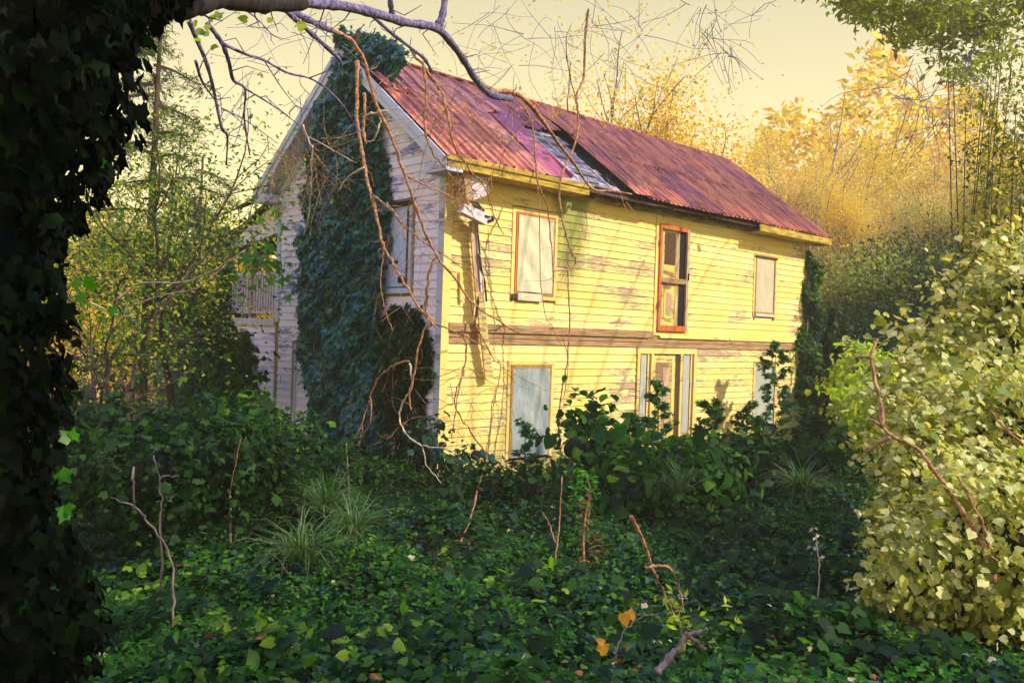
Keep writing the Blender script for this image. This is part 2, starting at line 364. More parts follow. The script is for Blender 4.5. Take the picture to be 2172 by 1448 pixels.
def leaf_mesh(name, P, Nn, size, tmpl, mat, parent=None, tipdir=None, jitter=.5):
    """one mesh of separate leaves at points P with normals Nn"""
    P = np.asarray(P, float); n = len(P)
    Nn = norm(np.asarray(Nn, float) + rng.normal(0, jitter, (n, 3)))
    t = rng.normal(0, 1, (n, 3)) if tipdir is None else np.asarray(tipdir, float) + rng.normal(0, .45, (n, 3))
    Y = norm(t - Nn * np.sum(t * Nn, 1, keepdims=True)); X = np.cross(Y, Nn)
    T, polys = tmpl; k = len(T); size = np.broadcast_to(size, (n,))
    wv = rng.uniform(.8, 1.15, (n, 1))
    V = P[:, None, :] + size[:, None, None] * (T[None, :, 0:1] * (X * wv)[:, None, :] + T[None, :, 1:2] * Y[:, None, :] + T[None, :, 2:3] * Nn[:, None, :] * rng.uniform(.3, 2.2, (n, 1, 1)))
    V = V.reshape(-1, 3)
    loops = np.concatenate([np.array(p) for p in polys]); lens = np.array([len(p) for p in polys])
    L = (np.arange(n)[:, None] * k + loops[None, :]).ravel()
    LT = np.tile(lens, n); LS = np.concatenate([[0], np.cumsum(LT)[:-1]])
    me = bpy.data.meshes.new(name)
    me.vertices.add(len(V)); me.vertices.foreach_set('co', V.ravel().astype(np.float32))
    me.loops.add(len(L)); me.loops.foreach_set('vertex_index', L.astype(np.int32))
    me.polygons.add(len(LS)); me.polygons.foreach_set('loop_start', LS.astype(np.int32)); me.polygons.foreach_set('loop_total', LT.astype(np.int32))
    me.update(calc_edges=True)
    me.materials.append(mat)
    o = bpy.data.objects.new(name, me); COL.objects.link(o)
    if parent: o.parent = parent
    return o
def smooth_path(pts, n=4):
    """Catmull-Rom through the points"""
    P = [Vector(p) for p in pts]
    if len(P) < 3: return P
    P = [P[0] * 2 - P[1]] + P + [P[-1] * 2 - P[-2]]; out = []
    for i in range(1, len(P) - 2):
        for k in range(n):
            t = k / n; a, b, c, d = P[i - 1], P[i], P[i + 1], P[i + 2]
            out.append(.5 * ((2 * b) + (c - a) * t + (2 * a - 5 * b + 4 * c - d) * t * t + (3 * b - a - 3 * c + d) * t ** 3))
    out.append(P[-2]); return out

# ------------------------------------------------------------------ the ground
def build_ground():
    xs = np.concatenate([np.linspace(-160, -20, 24), np.linspace(-18, 20, 90), np.linspace(22, 160, 24)])
    ys = np.concatenate([np.linspace(-30, -2, 12), np.linspace(-1.5, 30, 80), np.linspace(32, 220, 30)])
    X, Y = np.meshgrid(xs, ys); Z = ground_z(X, Y)
    V = np.stack([X, Y, Z], -1).reshape(-1, 3); nx = len(xs); F = []
    for j in range(len(ys) - 1):
        for i in range(nx - 1): a = j * nx + i; F.append((a, a + 1, a + nx + 1, a + nx))
    o = link_mesh('ground', V, F, M['soil'], None, True); tag(o, kind='structure')
build_ground()

# ------------------------------------------------------------------ the house
HOUSE = empty('wooden_house', (C0[0], C0[1], 0), -YAW)
tag(HOUSE, 'abandoned two storey clapboard house with a rusty red metal roof, yellow front and whitish gable', 'house')
L, W, ZT, ZR, ZB = 11.55, 5.05, 2.56, 4.86, -2.62
EY, EZ = -.40, 2.60                                    # eave line
YR = W / 2
U = Vector((0, YR - EY, ZR - EZ)); SL = U.length; U.normalize(); NR = Vector((0, -U.z, U.y))
def RP(X, s, h): v = Vector((X, EY, EZ)) + U * s + NR * h; return (v.x, v.y, v.z)

fw = box('front_wall', M['oldwood'], HOUSE, .0, L, .0, .10, ZB, ZT)
gw_v = [(0, .1, ZB), (0, W, ZB), (0, W, ZT), (0, YR, ZR - .12), (0, .1, ZT), (.1, .1, ZB), (.1, W, ZB), (.1, W, ZT), (.1, YR, ZR - .12), (.1, .1, ZT)]
gw = link_mesh('gable_wall', gw_v, [(0, 4, 3, 2, 1), (5, 6, 7, 8, 9), (0, 1, 6, 5), (1, 2, 7, 6), (2, 3, 8, 7), (3, 4, 9, 8), (4, 0, 5, 9)], M['oldwood'], HOUSE)
bw_v = [(L - .1 + .1 * (i // 5), y, z) for i, (y, z) in enumerate([(.1, ZB), (W, ZB), (W, ZT), (YR, ZR - .12), (.1, ZT)] * 2)]
link_mesh('far_wall', bw_v, [(0, 4, 3, 2, 1), (5, 6, 7, 8, 9), (0, 1, 6, 5), (1, 2, 7, 6), (2, 3, 8, 7), (3, 4, 9, 8), (4, 0, 5, 9)], M['oldwood'], HOUSE)
box('back_wall', M['oldwood'], HOUSE, .1, L - .1, W - .1, W, ZB, ZT)

# front clapboards, course by course round the openings
def board_front(x0, x1, z0, h, mat, parent, proud=.02):
    j = R.uniform(-.003, .003); k = R.uniform(-.0035, .0035); q = R.uniform(0, .005)
    P = [(x0, -.002, z0 + j - .008), (x1, -.002, z0 + k - .008), (x1, -.0015, z0 + h + k), (x0, -.0015, z0 + h + j),
         (x0, -proud - q, z0 + j - .008), (x1, -proud - q * R.random(), z0 + k - .008), (x1, -.006, z0 + h + k), (x0, -.006, z0 + h + j)]
    v = [P[0], P[1], P[5], P[4], P[3], P[2], P[6], P[7]]
    MB().hexa(v).build('clapboard', mat, parent)
EXPO = .1325
def course(z0, h, x0, x1, openings):
    spans = [(x0, x1)]
    for (a, b, c, d) in openings:
        if z0 < d - .02 and z0 + h > c + .02:
            new = []
            for s, t in spans:
                if b <= s or a >= t: new.append((s, t)); continue
                if a > s: new.append((s, a))
                if b < t: new.append((b, t))
            spans = new
    for s, t in spans:
        cuts = [s]
        while t - cuts[-1] > 3.4 : cuts.append(cuts[-1] + R.uniform(1.6, 3.2))
        cuts.append(t)
        if len(cuts) > 2 and cuts[-1] - cuts[-2] < .5: cuts.pop(-2)
        for a, b in zip(cuts[:-1], cuts[1:]): board_front(a + .001, b - .001, z0, h, M['yellow'], fw)
OP_UP = [(1.42, 2.52, .60, 2.12), (5.34, 6.50, .10, 2.42), (9.03, 10.04, .58, 2.00)]
OP_LO = [(1.42, 2.54, -2.10, -.43), (4.85, 6.86, -2.5, -.17), (9.16, 10.2, -2.0, -.46)]
z = .162
while z < ZT - .04: course(z, min(EXPO, ZT - z), .125, L - .125, OP_UP); z += EXPO
z = -.165 - EXPO
while z > ZB: course(z, EXPO, .125, L - .125, OP_LO); z -= EXPO
# gable clapboards
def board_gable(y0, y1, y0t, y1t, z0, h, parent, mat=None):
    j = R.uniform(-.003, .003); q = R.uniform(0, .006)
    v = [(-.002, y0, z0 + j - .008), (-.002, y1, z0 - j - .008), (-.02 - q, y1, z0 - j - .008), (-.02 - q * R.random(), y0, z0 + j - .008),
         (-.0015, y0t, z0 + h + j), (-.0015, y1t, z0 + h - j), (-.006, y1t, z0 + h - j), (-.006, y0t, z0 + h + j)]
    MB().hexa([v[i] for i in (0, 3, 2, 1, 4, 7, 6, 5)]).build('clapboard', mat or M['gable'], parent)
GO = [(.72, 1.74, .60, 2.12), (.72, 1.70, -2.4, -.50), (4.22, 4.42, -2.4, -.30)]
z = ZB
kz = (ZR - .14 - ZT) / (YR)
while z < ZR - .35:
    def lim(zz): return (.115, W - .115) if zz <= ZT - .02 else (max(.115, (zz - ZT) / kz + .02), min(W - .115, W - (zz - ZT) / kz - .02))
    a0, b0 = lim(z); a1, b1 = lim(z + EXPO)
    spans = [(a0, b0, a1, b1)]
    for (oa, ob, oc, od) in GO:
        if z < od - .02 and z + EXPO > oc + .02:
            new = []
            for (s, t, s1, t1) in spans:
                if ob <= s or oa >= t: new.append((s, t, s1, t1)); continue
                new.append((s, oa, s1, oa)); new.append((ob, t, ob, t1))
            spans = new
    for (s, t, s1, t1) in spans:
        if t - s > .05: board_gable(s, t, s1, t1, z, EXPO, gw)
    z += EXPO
# corner boards
MB().box(-.034, .118, -.034, -.0225, ZB, 2.50).build('corner_board', M['yellow_trim'], fw)
MB().box(L - .118, L + .034, -.034, -.004, ZB, 2.50).build('corner_board', M['yellow_trim'], fw)
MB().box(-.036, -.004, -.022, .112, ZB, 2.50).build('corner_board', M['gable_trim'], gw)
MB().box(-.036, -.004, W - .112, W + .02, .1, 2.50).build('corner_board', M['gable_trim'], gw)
# the floor band: two long brown courses and a heavier board over the left half
def band(x0, x1, z0, z1, y, mat='oldwood'):
    MB().hexa([(x0, -.004, z0), (x1, -.004, z0 + R.uniform(-.006, .006)), (x1, y, z0), (x0, y, z0), (x0, -.004, z1), (x1, -.004, z1), (x1, y + .008, z1), (x0, y + .008, z1)]).build('band_board', M[mat], fw)
band(.12, 6.4, -.160, -.066, -.028); band(6.41, 11.42, -.165, -.070, -.030)
band(.12, 5.00, -.062, .028, -.034); band(5.01, 8.2, -.064, .024, -.030); band(8.21, 11.42, -.066, .020, -.033)
band(.11, 5.22, .024, .158, -.062); band(5.24, 5.36, .03, .158, -.045)
band(5.55, 8.05, .030, .078, -.060, 'yellow_trim'); band(8.1, 11.1, .026, .075, -.048, 'yellow_trim')
band(5.36, 11.42, .079, .158, -.026, 'yellow_trim')
# frieze board under the eave
MB().box(.12, L - .12, -.03, -.004, 2.44, 2.555).build('frieze_board', M['mossy'], fw)

# windows
def film(name, x0, x1, z0, z1, y, mat, parent, folds=0., nx=14, nz=26, axis='x', tear=None, seed=0):
    r = random.Random(seed); ph = [r.uniform(0, 6) for _ in range(6)]; V = []; F = []
    for j in range(nz + 1):
        for i in range(nx + 1):
            u, v = i / nx, j / nz
            d = folds * (math.sin(9 * u + 5 * (1 - v) * (1 - u) + ph[0]) * .5 + math.sin(17 * (u * .6 + v * .8) + ph[1]) * .35 + math.sin(26 * (u - .5 * v) + ph[2]) * .25) * min(1, 6 * u * (1 - u) + .15) + folds * .7
            a = x0 + (x1 - x0) * u; c = z0 + (z1 - z0) * v
            V.append((a, y - .006 - d, c) if axis == 'x' else (y - .006 - d, a, c))
    for j in range(nz):
        for i in range(nx):
            if tear and tear(i / nx, j / nz): continue
            a = j * (nx + 1) + i; F.append((a, a + 1, a + nx + 2, a + nx + 1))
    return link_mesh(name, V, F, mat, parent, True)
def frame_front(name, x0, x1, z0, z1, w, proud, mat, parent, mats=None):
    """four frame boards butted end to end"""
    r = empty(name, parent=parent)
    mb = mats or {}
    box('frame_top', M[mb.get('t', mat)], r, x0, x1, -proud, -.004, z1 - w, z1)
    box('frame_bottom', M[mb.get('b', mat)], r, x0, x1, -proud, -.004, z0, z0 + w)
    box('frame_side', M[mb.get('l', mat)], r, x0, x0 + w, -proud, -.004, z0 + w, z1 - w)
    box('frame_side', M[mb.get('r', mat)], r, x1 - w, x1, -proud, -.004, z0 + w, z1 - w)
    return r
# upper left window
w = frame_front('casing', 1.425, 2.515, .605, 2.115, .075, .030, 'yellow_trim', HOUSE)
w = empty('window', parent=HOUSE); w['label'] = 'upper left window under wrinkled cream plastic with a flap hanging below'
box('glass', M['black'], w, 1.51, 2.44, -.012, -.004, .685, 2.035)
box('frame_top', M['orange'], w, 1.50, 2.45, -.042, -.014, 2.00, 2.04)
box('frame_bottom', M['brownframe'], w, 1.50, 2.45, -.042, -.014, .68, .72)
box('frame_side', M['orange'], w, 1.50, 1.545, -.042, -.014, .72, 2.00)
box('frame_side', M['brownframe'], w, 2.405, 2.45, -.042, -.014, .72, 2.00)
film('plastic_film', 1.55, 2.40, .725, 1.995, -.02, M['plastic_cream'], w, .030, seed=3)
film('film_flap', 1.56, 2.16, .575, .70, -.05, M['plastic_cream'], w, .012, 12, 5, seed=5)
box('sill', M['darkwood'], w, 1.44, 1.52, -.075, -.034, .60, .675)
# upper right window
frame_front('casing', 9.035, 10.035, .585, 1.995, .06, .030, 'yellow_trim', HOUSE)
w = empty('window', parent=HOUSE); w['label'] = 'narrow upper right window covered in beige plastic under a roller bar'
box('glass', M['black'], w, 9.10, 9.97, -.012, -.004, .65, 1.93)
box('frame_top', M['darkwood'], w, 9.06, 10.03, -.060, -.031, 1.935, 1.975)
box('frame_side', M['brownframe'], w, 9.10, 9.135, -.040, -.014, .52, 1.93)
box('frame_side', M['brownframe'], w, 9.93, 9.968, -.045, -.014, .52, 1.93)
box('frame_bottom', M['brownframe'], w, 9.136, 9.929, -.040, -.014, .665, .70)
box('sill', M['whitebox'], w, 9.136, 9.929, -.055, -.014, .60, .66)
film('plastic_film', 9.135, 9.93, .70, 1.93, -.018, M['plastic_beige'], w, .003, seed=8)
# lower left window
w = empty('window', parent=HOUSE); w['label'] = 'lower left window under torn grey blue plastic'
box('casing_head', M['yellow_trim'], w, 1.425, 2.535, -.036, -.004, -.50, -.435)
box('casing_side', M['yellow_trim'], w, 1.425, 1.495, -.030, -.004, -2.095, -.50)
box('casing_side', M['yellow_trim'], w, 2.465, 2.535, -.030, -.004, -2.095, -.50)
box('glass', M['black'], w, 1.495, 2.465, -.010, -.004, -2.095, -.50)
box('frame_top', M['brownframe'], w, 1.495, 2.465, -.045, -.012, -.565, -.505)
box('frame_side', M['brownframe'], w, 1.495, 1.535, -.045, -.012, -2.05, -.565)
box('frame_side', M['brownframe'], w, 2.42, 2.465, -.045, -.012, -2.05, -.565)
film('plastic_film', 1.535, 2.42, -2.05, -.565, -.018, M['plastic_blue'], w, .034, 20, 40, seed=12, tear=lambda u, v: .07 < v < .26 and .62 < u < .62 + .2 * math.sin(math.pi * (v - .07) / .19))
# lower right window
w = empty('window', parent=HOUSE); w['label'] = 'lower right window partly hidden behind the maple sapling'
box('casing_side', M['yellow_trim'], w, 9.165, 9.225, -.030, -.004, -1.995, -.47)
box('casing_side', M['yellow_trim'], w, 10.135, 10.195, -.030, -.004, -1.995, -.47)
box('frame_top', M['brownframe'], w, 9.225, 10.135, -.035, -.006, -.53, -.47)
film('plastic_film', 9.225, 10.135, -1.99, -.53, -.012, M['plastic_mesh'], w, .006, seed=15)
# upper screen door
box('door_casing', M['yellow_trim'], HOUSE, 5.345, 5.435, -.036, -.004, .10, 2.415)
box('door_casing', M['yellow_trim'], HOUSE, 6.425, 6.495, -.036, -.004, .10, 2.415)
box('door_casing', M['yellow_trim'], HOUSE, 5.435, 6.425, -.036, -.004, 2.29, 2.415)
dr = empty('screen_door', parent=HOUSE); dr['label'] = 'upper screen door with a worn orange red frame hanging above the floor band'
box('door_panel', M['doorpaint'], dr, 5.50, 6.36, -.012, -.004, .22, 2.24)
box('door_stile', M['oldwood_v'], dr, 5.52, 5.62, -.020, -.013, .25, 2.2)
box('door_stile', M['oldwood_v'], dr, 6.05, 6.15, -.020, -.013, .25, 2.2)
box('panel_moulding', M['doorpaint'], dr, 5.68, 5.99, -.022, -.013, .42, 1.0)
box('panel_board', M['oldwood_v'], dr, 5.74, 5.93, -.028, -.0225, .50, .94)
box('panel_board', M['darkwood'], dr, 5.66, 6.02, -.019, -.013, 1.50, 2.14)
box('dark_gap_strip', M['black'], dr, 6.17, 6.36, -.018, -.013, .25, 2.22)  # black strip put in for the dark of the door's open gap
box('frame_side', M['orange'], dr, 5.437, 5.50, -.070, -.040, .17, 2.28)
box('frame_side', M['oldwood_v'], dr, 6.36, 6.423, -.070, -.040, .17, 2.28)
box('frame_top', M['orange'], dr, 5.502, 6.358, -.070, -.040, 2.19, 2.28)
box('frame_bottom', M['orange'], dr, 5.502, 6.358, -.072, -.040, .17, .28)
box('mid_rail', M['oldwood'], dr, 5.502, 6.358, -.066, -.040, 1.13, 1.23)
box('hinge', M['hinge'], dr, 5.418, 5.445, -.082, -.071, .62, .74)
box('hinge', M['hinge'], dr, 5.418, 5.445, -.082, -.071, 1.85, 1.97)
box('door_pull', M['latch'], dr, 6.40, 6.425, -.092, -.071, 1.22, 1.36)
# lower door with sidelights
en = empty('front_door', parent=HOUSE); en['label'] = 'lower door with peeled panels set between two narrow sidelights'
box('door_head', M['yellow_trim'], en, 4.86, 6.85, -.045, -.004, -.285, -.175)
for x0, x1 in ((4.865, 4.945), (5.30, 5.375), (6.28, 6.36), (6.765, 6.845)):
    box('door_post', M['yellow_trim'], en, x0, x1, -.050, -.004, -2.5, -.286)
for x0, x1 in ((4.947, 5.298), (6.362, 6.763)):
    sl = box('sidelight', M['oldwood_v'], en, x0, x1, -.012, -.004, -2.5, -.286)
    film('plastic_film', x0 + .04, x1 - .14, -1.9, -.31, -.016, M['plastic_mesh'], sl, .012, 8, 26, seed=int(x0 * 10))
    box('strip', M['yellow_trim'], sl, x1 - .10, x1 - .06, -.034, -.013, -1.95, -.29)
dl = box('door_leaf', M['doorpaint'], en, 5.377, 6.15, -.014, -.004, -2.45, -.32)
box('door_stile', M['yellow_trim'], dl, 5.377, 5.47, -.024, -.015, -2.44, -.33)
box('door_stile', M['yellow_trim'], dl, 6.02, 6.11, -.024, -.015, -2.44, -.33)
box('door_rail', M['yellow_trim'], dl, 5.472, 6.018, -.024, -.015, -.46, -.33)
box('panel_board', M['oldwood_v'], dl, 5.72, 5.96, -.022, -.015, -1.75, -.56)
box('latch', M['latch'], dl, 5.385, 5.425, -.040, -.0245, -.86, -.74)
box('door_jamb', M['darkwood'], en, 6.152, 6.278, -.020, -.004, -2.5, -.30)
# gable windows
def gwin(lbl, y0, y1, z0, z1, m, top=True, seed=2):
    w = empty('window', parent=HOUSE); w['label'] = lbl
    MB().box(-.010, -.004, y0 + .05, y1 - .05, z0, z1).build('glass', M['black'], w)
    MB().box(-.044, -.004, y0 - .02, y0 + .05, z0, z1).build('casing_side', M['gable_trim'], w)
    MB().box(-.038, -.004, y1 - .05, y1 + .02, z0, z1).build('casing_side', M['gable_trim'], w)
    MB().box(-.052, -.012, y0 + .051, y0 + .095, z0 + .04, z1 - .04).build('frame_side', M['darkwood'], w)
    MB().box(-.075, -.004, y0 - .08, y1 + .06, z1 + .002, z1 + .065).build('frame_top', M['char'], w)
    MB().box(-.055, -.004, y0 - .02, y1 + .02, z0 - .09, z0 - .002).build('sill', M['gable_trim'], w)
    film('plastic_film', y0 + .096, y1 - .051, z0 + .02, z1 - .02, -.016, m, w, .006, 12, 24, axis='y', seed=seed,
         tear=lambda u, v: (.25 < u < .62 and .285 < v < .315) or (u < .3 and .04 < v < .10))
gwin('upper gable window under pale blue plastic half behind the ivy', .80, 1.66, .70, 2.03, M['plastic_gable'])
gwin('lower gable window nearly lost in the ivy', .82, 1.62, -2.1, -.60, M['plastic_blue'], seed=6)
MB().box(-.040, -.004, 4.22, 4.30, -2.4, -.31).build('door_trim', M['gable_trim'], gw)

# ---- roof
roof = empty('roof', parent=HOUSE)
def slab(name, X0, X1, s0, s1, h0, h1, mat, parent):
    return MB().hexa([RP(X0, s0, h0), RP(X1, s0, h0), RP(X1, s1, h0), RP(X0, s1, h0), RP(X0, s0, h1), RP(X1, s0, h1), RP(X1, s1, h1), RP(X0, s1, h1)]).build(name, mat, parent)
XL, XR = -.36, L + .36
slab('roof_deck', XL + .03, XR - .03, .10, SL - .02, -.075, -.045, M['black'], roof)
# back slope
def RPB(X, s, h): x, y, z = RP(X, s, h); return (x, 2 * YR - y, z)
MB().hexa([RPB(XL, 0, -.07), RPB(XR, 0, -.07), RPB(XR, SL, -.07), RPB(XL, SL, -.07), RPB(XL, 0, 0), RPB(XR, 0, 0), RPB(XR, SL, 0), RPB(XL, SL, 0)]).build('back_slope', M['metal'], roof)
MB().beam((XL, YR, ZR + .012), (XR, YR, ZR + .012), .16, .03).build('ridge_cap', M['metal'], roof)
def sheet(X0, X1, s0, s1, h=0., pitch=.205, rh=.042, skew=0., lift=(0, 0, 0, 0), mat='metal', bend=0, name='metal_sheet'):
    """ribbed sheet; lift = extra height of corners (X0 s0, X1 s0, X1 s1, X0 s1)"""
    prof = [(X0, 0)]
    n = max(1, int(round((X1 - X0) / pitch))); pw = (X1 - X0) / n; rw = min(.026, pw * .25)
    if rh > 0:
        for i in range(n):
            c = X0 + pw * (i + .5); prof += [(c - rw, 0), (c - rw * .45, rh), (c + rw * .45, rh), (c + rw, 0)]
    prof.append((X1, 0)); ns = 6; V = []; F = []
    for j in range(ns + 1):
        t = j / ns; s = s0 + (s1 - s0) * t
        for (x, hh) in prof:
            u = (x - X0) / (X1 - X0)
            lf = (lift[0] * (1 - u) + lift[1] * u) * (1 - t) + (lift[3] * (1 - u) + lift[2] * u) * t
            wav = .004 * math.sin(7 * t + x * 3)
            V.append(RP(x + skew * t, s + (.012 * math.sin(x * 40) if j in (0,) else 0), h + hh + lf + wav + bend * math.sin(math.pi * t)))
    k = len(prof); m2 = len(V)
    V += [tuple(Vector(v) - NR * .004) for v in V]
    for j in range(ns):
        for i in range(k - 1):
            a = j * k + i; F.append((a, a + 1, a + k + 1, a + k)); F.append((m2 + a, m2 + a + k, m2 + a + k + 1, m2 + a + 1))
    for i in range(k - 1):
        F.append((i, m2 + i, m2 + i + 1, i + 1)); a = ns * k + i; F.append((a, a + 1, m2 + a + 1, m2 + a))
    for j in range(ns):
        a = j * k; F.append((a, a + k, m2 + a + k, m2 + a)); a = j * k + k - 1; F.append((a, m2 + a, m2 + a + k, a + k))
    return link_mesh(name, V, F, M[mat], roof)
# left group, upper tier then the slipped lower tier
x = XL
for i, wd in enumerate((.62, .62, .62)):
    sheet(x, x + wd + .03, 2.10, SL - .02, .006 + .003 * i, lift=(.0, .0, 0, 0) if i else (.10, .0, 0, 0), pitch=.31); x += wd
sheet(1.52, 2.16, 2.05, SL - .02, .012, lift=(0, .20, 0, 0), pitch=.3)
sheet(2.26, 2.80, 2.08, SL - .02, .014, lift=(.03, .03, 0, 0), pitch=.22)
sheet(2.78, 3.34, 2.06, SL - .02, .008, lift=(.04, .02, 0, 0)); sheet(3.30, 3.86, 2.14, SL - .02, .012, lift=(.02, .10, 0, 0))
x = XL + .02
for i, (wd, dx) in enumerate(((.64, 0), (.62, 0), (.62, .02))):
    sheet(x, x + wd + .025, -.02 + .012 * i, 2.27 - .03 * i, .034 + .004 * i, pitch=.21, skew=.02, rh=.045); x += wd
sheet(1.53, 1.86, -.01, 2.38, .050, rh=.02, pitch=.2, lift=(0, .02, .06, 0), skew=.05)
sheet(1.85, 2.36, .0, 2.62, .062, rh=0, mat='metal_flat', lift=(0, .02, .13, .05), skew=.06, bend=.03)
slab('turned_edge', 2.355, 2.385, .02, 2.60, .07, .15, M['metal_flat'], roof)
# sheets right of the hole; the first leans up and leaves a black gap
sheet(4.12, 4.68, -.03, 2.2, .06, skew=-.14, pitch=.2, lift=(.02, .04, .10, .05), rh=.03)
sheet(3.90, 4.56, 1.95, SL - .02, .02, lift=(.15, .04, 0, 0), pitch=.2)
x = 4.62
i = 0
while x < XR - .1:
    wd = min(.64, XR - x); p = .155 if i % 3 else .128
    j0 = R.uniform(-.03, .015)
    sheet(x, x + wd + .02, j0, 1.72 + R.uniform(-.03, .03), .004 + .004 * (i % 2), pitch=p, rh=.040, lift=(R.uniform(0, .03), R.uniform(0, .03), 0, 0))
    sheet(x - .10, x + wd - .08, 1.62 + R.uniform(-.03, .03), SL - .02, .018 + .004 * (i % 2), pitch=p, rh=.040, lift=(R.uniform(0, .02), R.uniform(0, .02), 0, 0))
    x += wd; i += 1
nh = MB()
for _ in range(260):
    X_ = R.uniform(4.6, XR); s_ = R.choice([.12, .7, 1.25, 1.6, 2.3, 2.95, 3.5]) + R.uniform(-.03, .03); c_ = Vector(RP(X_, s_, .030))
    a_ = .012; nh.hexa([c_ + Vector((dx, dy, 0)) + NR * dz for dz in (0, .012) for dx, dy in ((-a_, -a_), (a_, -a_), (a_, a_), (-a_, a_))])
nh.build('nail_heads', M['whitebox'], roof)['kind'] = 'stuff'
# bare boards and battens in the hole
for k in range(11):
    s = .14 + k * .185
    x1 = 3.92 - R.uniform(0, .22)
    slab('deck_board', 2.15 + R.uniform(-.05, .05), x1, s, s + .170 + R.uniform(-.02, .006), -.040, -.018 + R.uniform(-.008, .008), M['greywood'], roof)
for (xa, s0, s1) in ((2.80, .25, 2.02), (3.12, 1.15, 2.06), (3.62, .2, .9)):
    slab('batten', xa, xa + .028, s0, s1, -.004, .014, M['whitebox'], roof)
for k in range(7):
    s = .22 + k * .28; slab('split_shake', 2.5 + R.uniform(0, .9), 2.9 + R.uniform(.2, .9), s, s + .10, -.006, .006 + R.uniform(0, .02), M['greywood'], roof)
# rafters, fascia, soffit
x = .25
while x < L:
    MB().hexa([RP(x, .02, -.21), RP(x + .05, .02, -.21), RP(x + .05, .60, -.21), RP(x, .60, -.21), RP(x, .0, -.08), RP(x + .05, .0, -.08), RP(x + .05, .60, -.08), RP(x, .60, -.08)]).build('rafter_tail', M['darkwood'], roof)
    x += .58
x = 3.0
while x < 8.6:
    wd = R.uniform(.35, .9); s = R.uniform(-.02, .04)
    slab('eave_board', x, min(8.7, x + wd - .02), s, .30, -.10, -.078, M['darkwood'], roof); x += wd
def fas(x0, x1, y0, y1, z0, z1, mat, name='fascia'): MB().hexa([(x0, y0, z0), (x1, y0, z0), (x1, y1, z0), (x0, y1, z0), (x0, y0, z1), (x1, y0, z1), (x1, y1, z1), (x0, y1, z1)]).build(name, M[mat], roof)
fas(XL, 2.86, EY - .03, EY, 2.45, 2.585, 'mossy'); fas(XL, 2.95, EY - .055, EY - .031, 2.56, 2.63, 'mossy')
fas(8.55, XR, EY - .03, EY, 2.44, 2.585, 'mossy')
fas(XL, 2.8, EY + .002, -.036, 2.44, 2.458, 'mossy', 'soffit_board'); fas(8.6, XR, EY + .002, -.036, 2.43, 2.448, 'mossy', 'soffit_board')
# rakes on the gable end: two boards on the right slope, soffit and boards on the left slope
def rake(side, X0, X1, h0, h1, s0, s1, mat, name='rake_board'):
    f = RP if side == 0 else RPB
    MB().hexa([f(X0, s0, h0), f(X1, s0, h0), f(X1, s1, h0), f(X0, s1, h0), f(X0, s0, h1), f(X1, s0, h1), f(X1, s1, h1), f(X0, s1, h1)]).build(name, M[mat], roof)
for side in (0, 1):
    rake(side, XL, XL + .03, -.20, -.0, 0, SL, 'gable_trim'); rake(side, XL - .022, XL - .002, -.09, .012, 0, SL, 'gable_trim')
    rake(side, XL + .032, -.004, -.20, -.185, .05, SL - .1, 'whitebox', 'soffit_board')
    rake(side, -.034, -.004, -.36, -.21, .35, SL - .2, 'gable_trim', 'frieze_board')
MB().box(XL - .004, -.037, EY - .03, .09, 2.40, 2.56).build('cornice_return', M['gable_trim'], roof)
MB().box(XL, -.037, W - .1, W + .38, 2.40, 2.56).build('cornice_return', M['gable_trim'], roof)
# broken box ends and the rags of boards by the near corner
br = empty('broken_cornice', parent=HOUSE); br['label'] = 'broken white cornice pieces hanging under the near eave'
def fr(px, py, y): return Vector(w2h(on_front(px, py, y)))
def plate(P, y0, y1, name, mat, par):
    a = [fr(px, py, y0) for px, py in P]; b = [v + Vector((0, y1 - y0, 0)) for v in a]
    k = len(a); F = [tuple(range(k)), tuple(range(2 * k - 1, k - 1, -1))] + [(i, i + k, (i + 1) % k + k, (i + 1) % k) for i in range(k)]
    return link_mesh(name, a + b, F, M[mat], par)
plate([(998, 371), (1028, 366), (1034, 372), (1031, 395), (1035, 413), (1022, 420), (1004, 424)], -.30, -.26, 'end_panel', 'whitebox', br)
plate([(984, 368), (997, 371), (1003, 424), (990, 424)], -.32, -.24, 'end_stile', 'oldwood_v', br)
plate([(985, 432), (1022, 447), (1043, 458), (1045, 471), (1030, 476), (1012, 466), (978, 449), (983, 445)], -.34, -.22, 'box_fragment', 'whitebox', br)
plate([(1000, 426), (1013, 428), (1030, 448), (1024, 449), (1008, 440)], -.30, -.26, 'burnt_board', 'char', br)
for P in ([(1030, 456), (1041, 459), (1040, 462), (1031, 460)], [(1036, 466), (1047, 464), (1046, 469), (1036, 473)], [(1044, 457), (1049, 462), (1048, 470), (1044, 468)]):
    plate(P, -.36, -.33, 'burnt_splinter', 'char', br)
# the long board leaning down the front, with its blackened splinters
lb = empty('leaning_board', parent=HOUSE); lb['label'] = 'long loose board hanging down the front across the floor band'
def pole(px, ya, yb, w1, t, name, mat, par):
    a, b = fr(*px[0], ya), fr(*px[1], yb); return MB().beam(a, b, w1, t, up=(0, 1, 0)).build(name, M[mat], par)
pole(((1004, 468), (1018, 640)), -.16, -.16, .17, .03, 'board_upper', 'oldwood_v', lb)
pole(((1016, 620), (1037, 803)), -.20, -.13, .16, .035, 'board_lower', 'yellow_trim', lb)
pole(((1012, 492), (1022, 628)), -.195, -.195, .035, .02, 'board_edge', 'whitebox', lb)
for P in ([(1014, 538), (1020, 545), (1023, 570), (1028, 590), (1018, 570)], [(1026, 583), (1030, 595), (1034, 640), (1031, 640), (1027, 605)],
          [(1014, 620), (1017, 640), (1009, 690), (1005, 693), (1009, 660)], [(1012, 488), (1016, 500), (1020, 540), (1017, 540)]):
    plate(P, -.215, -.205, 'burnt_splinter', 'char', lb)
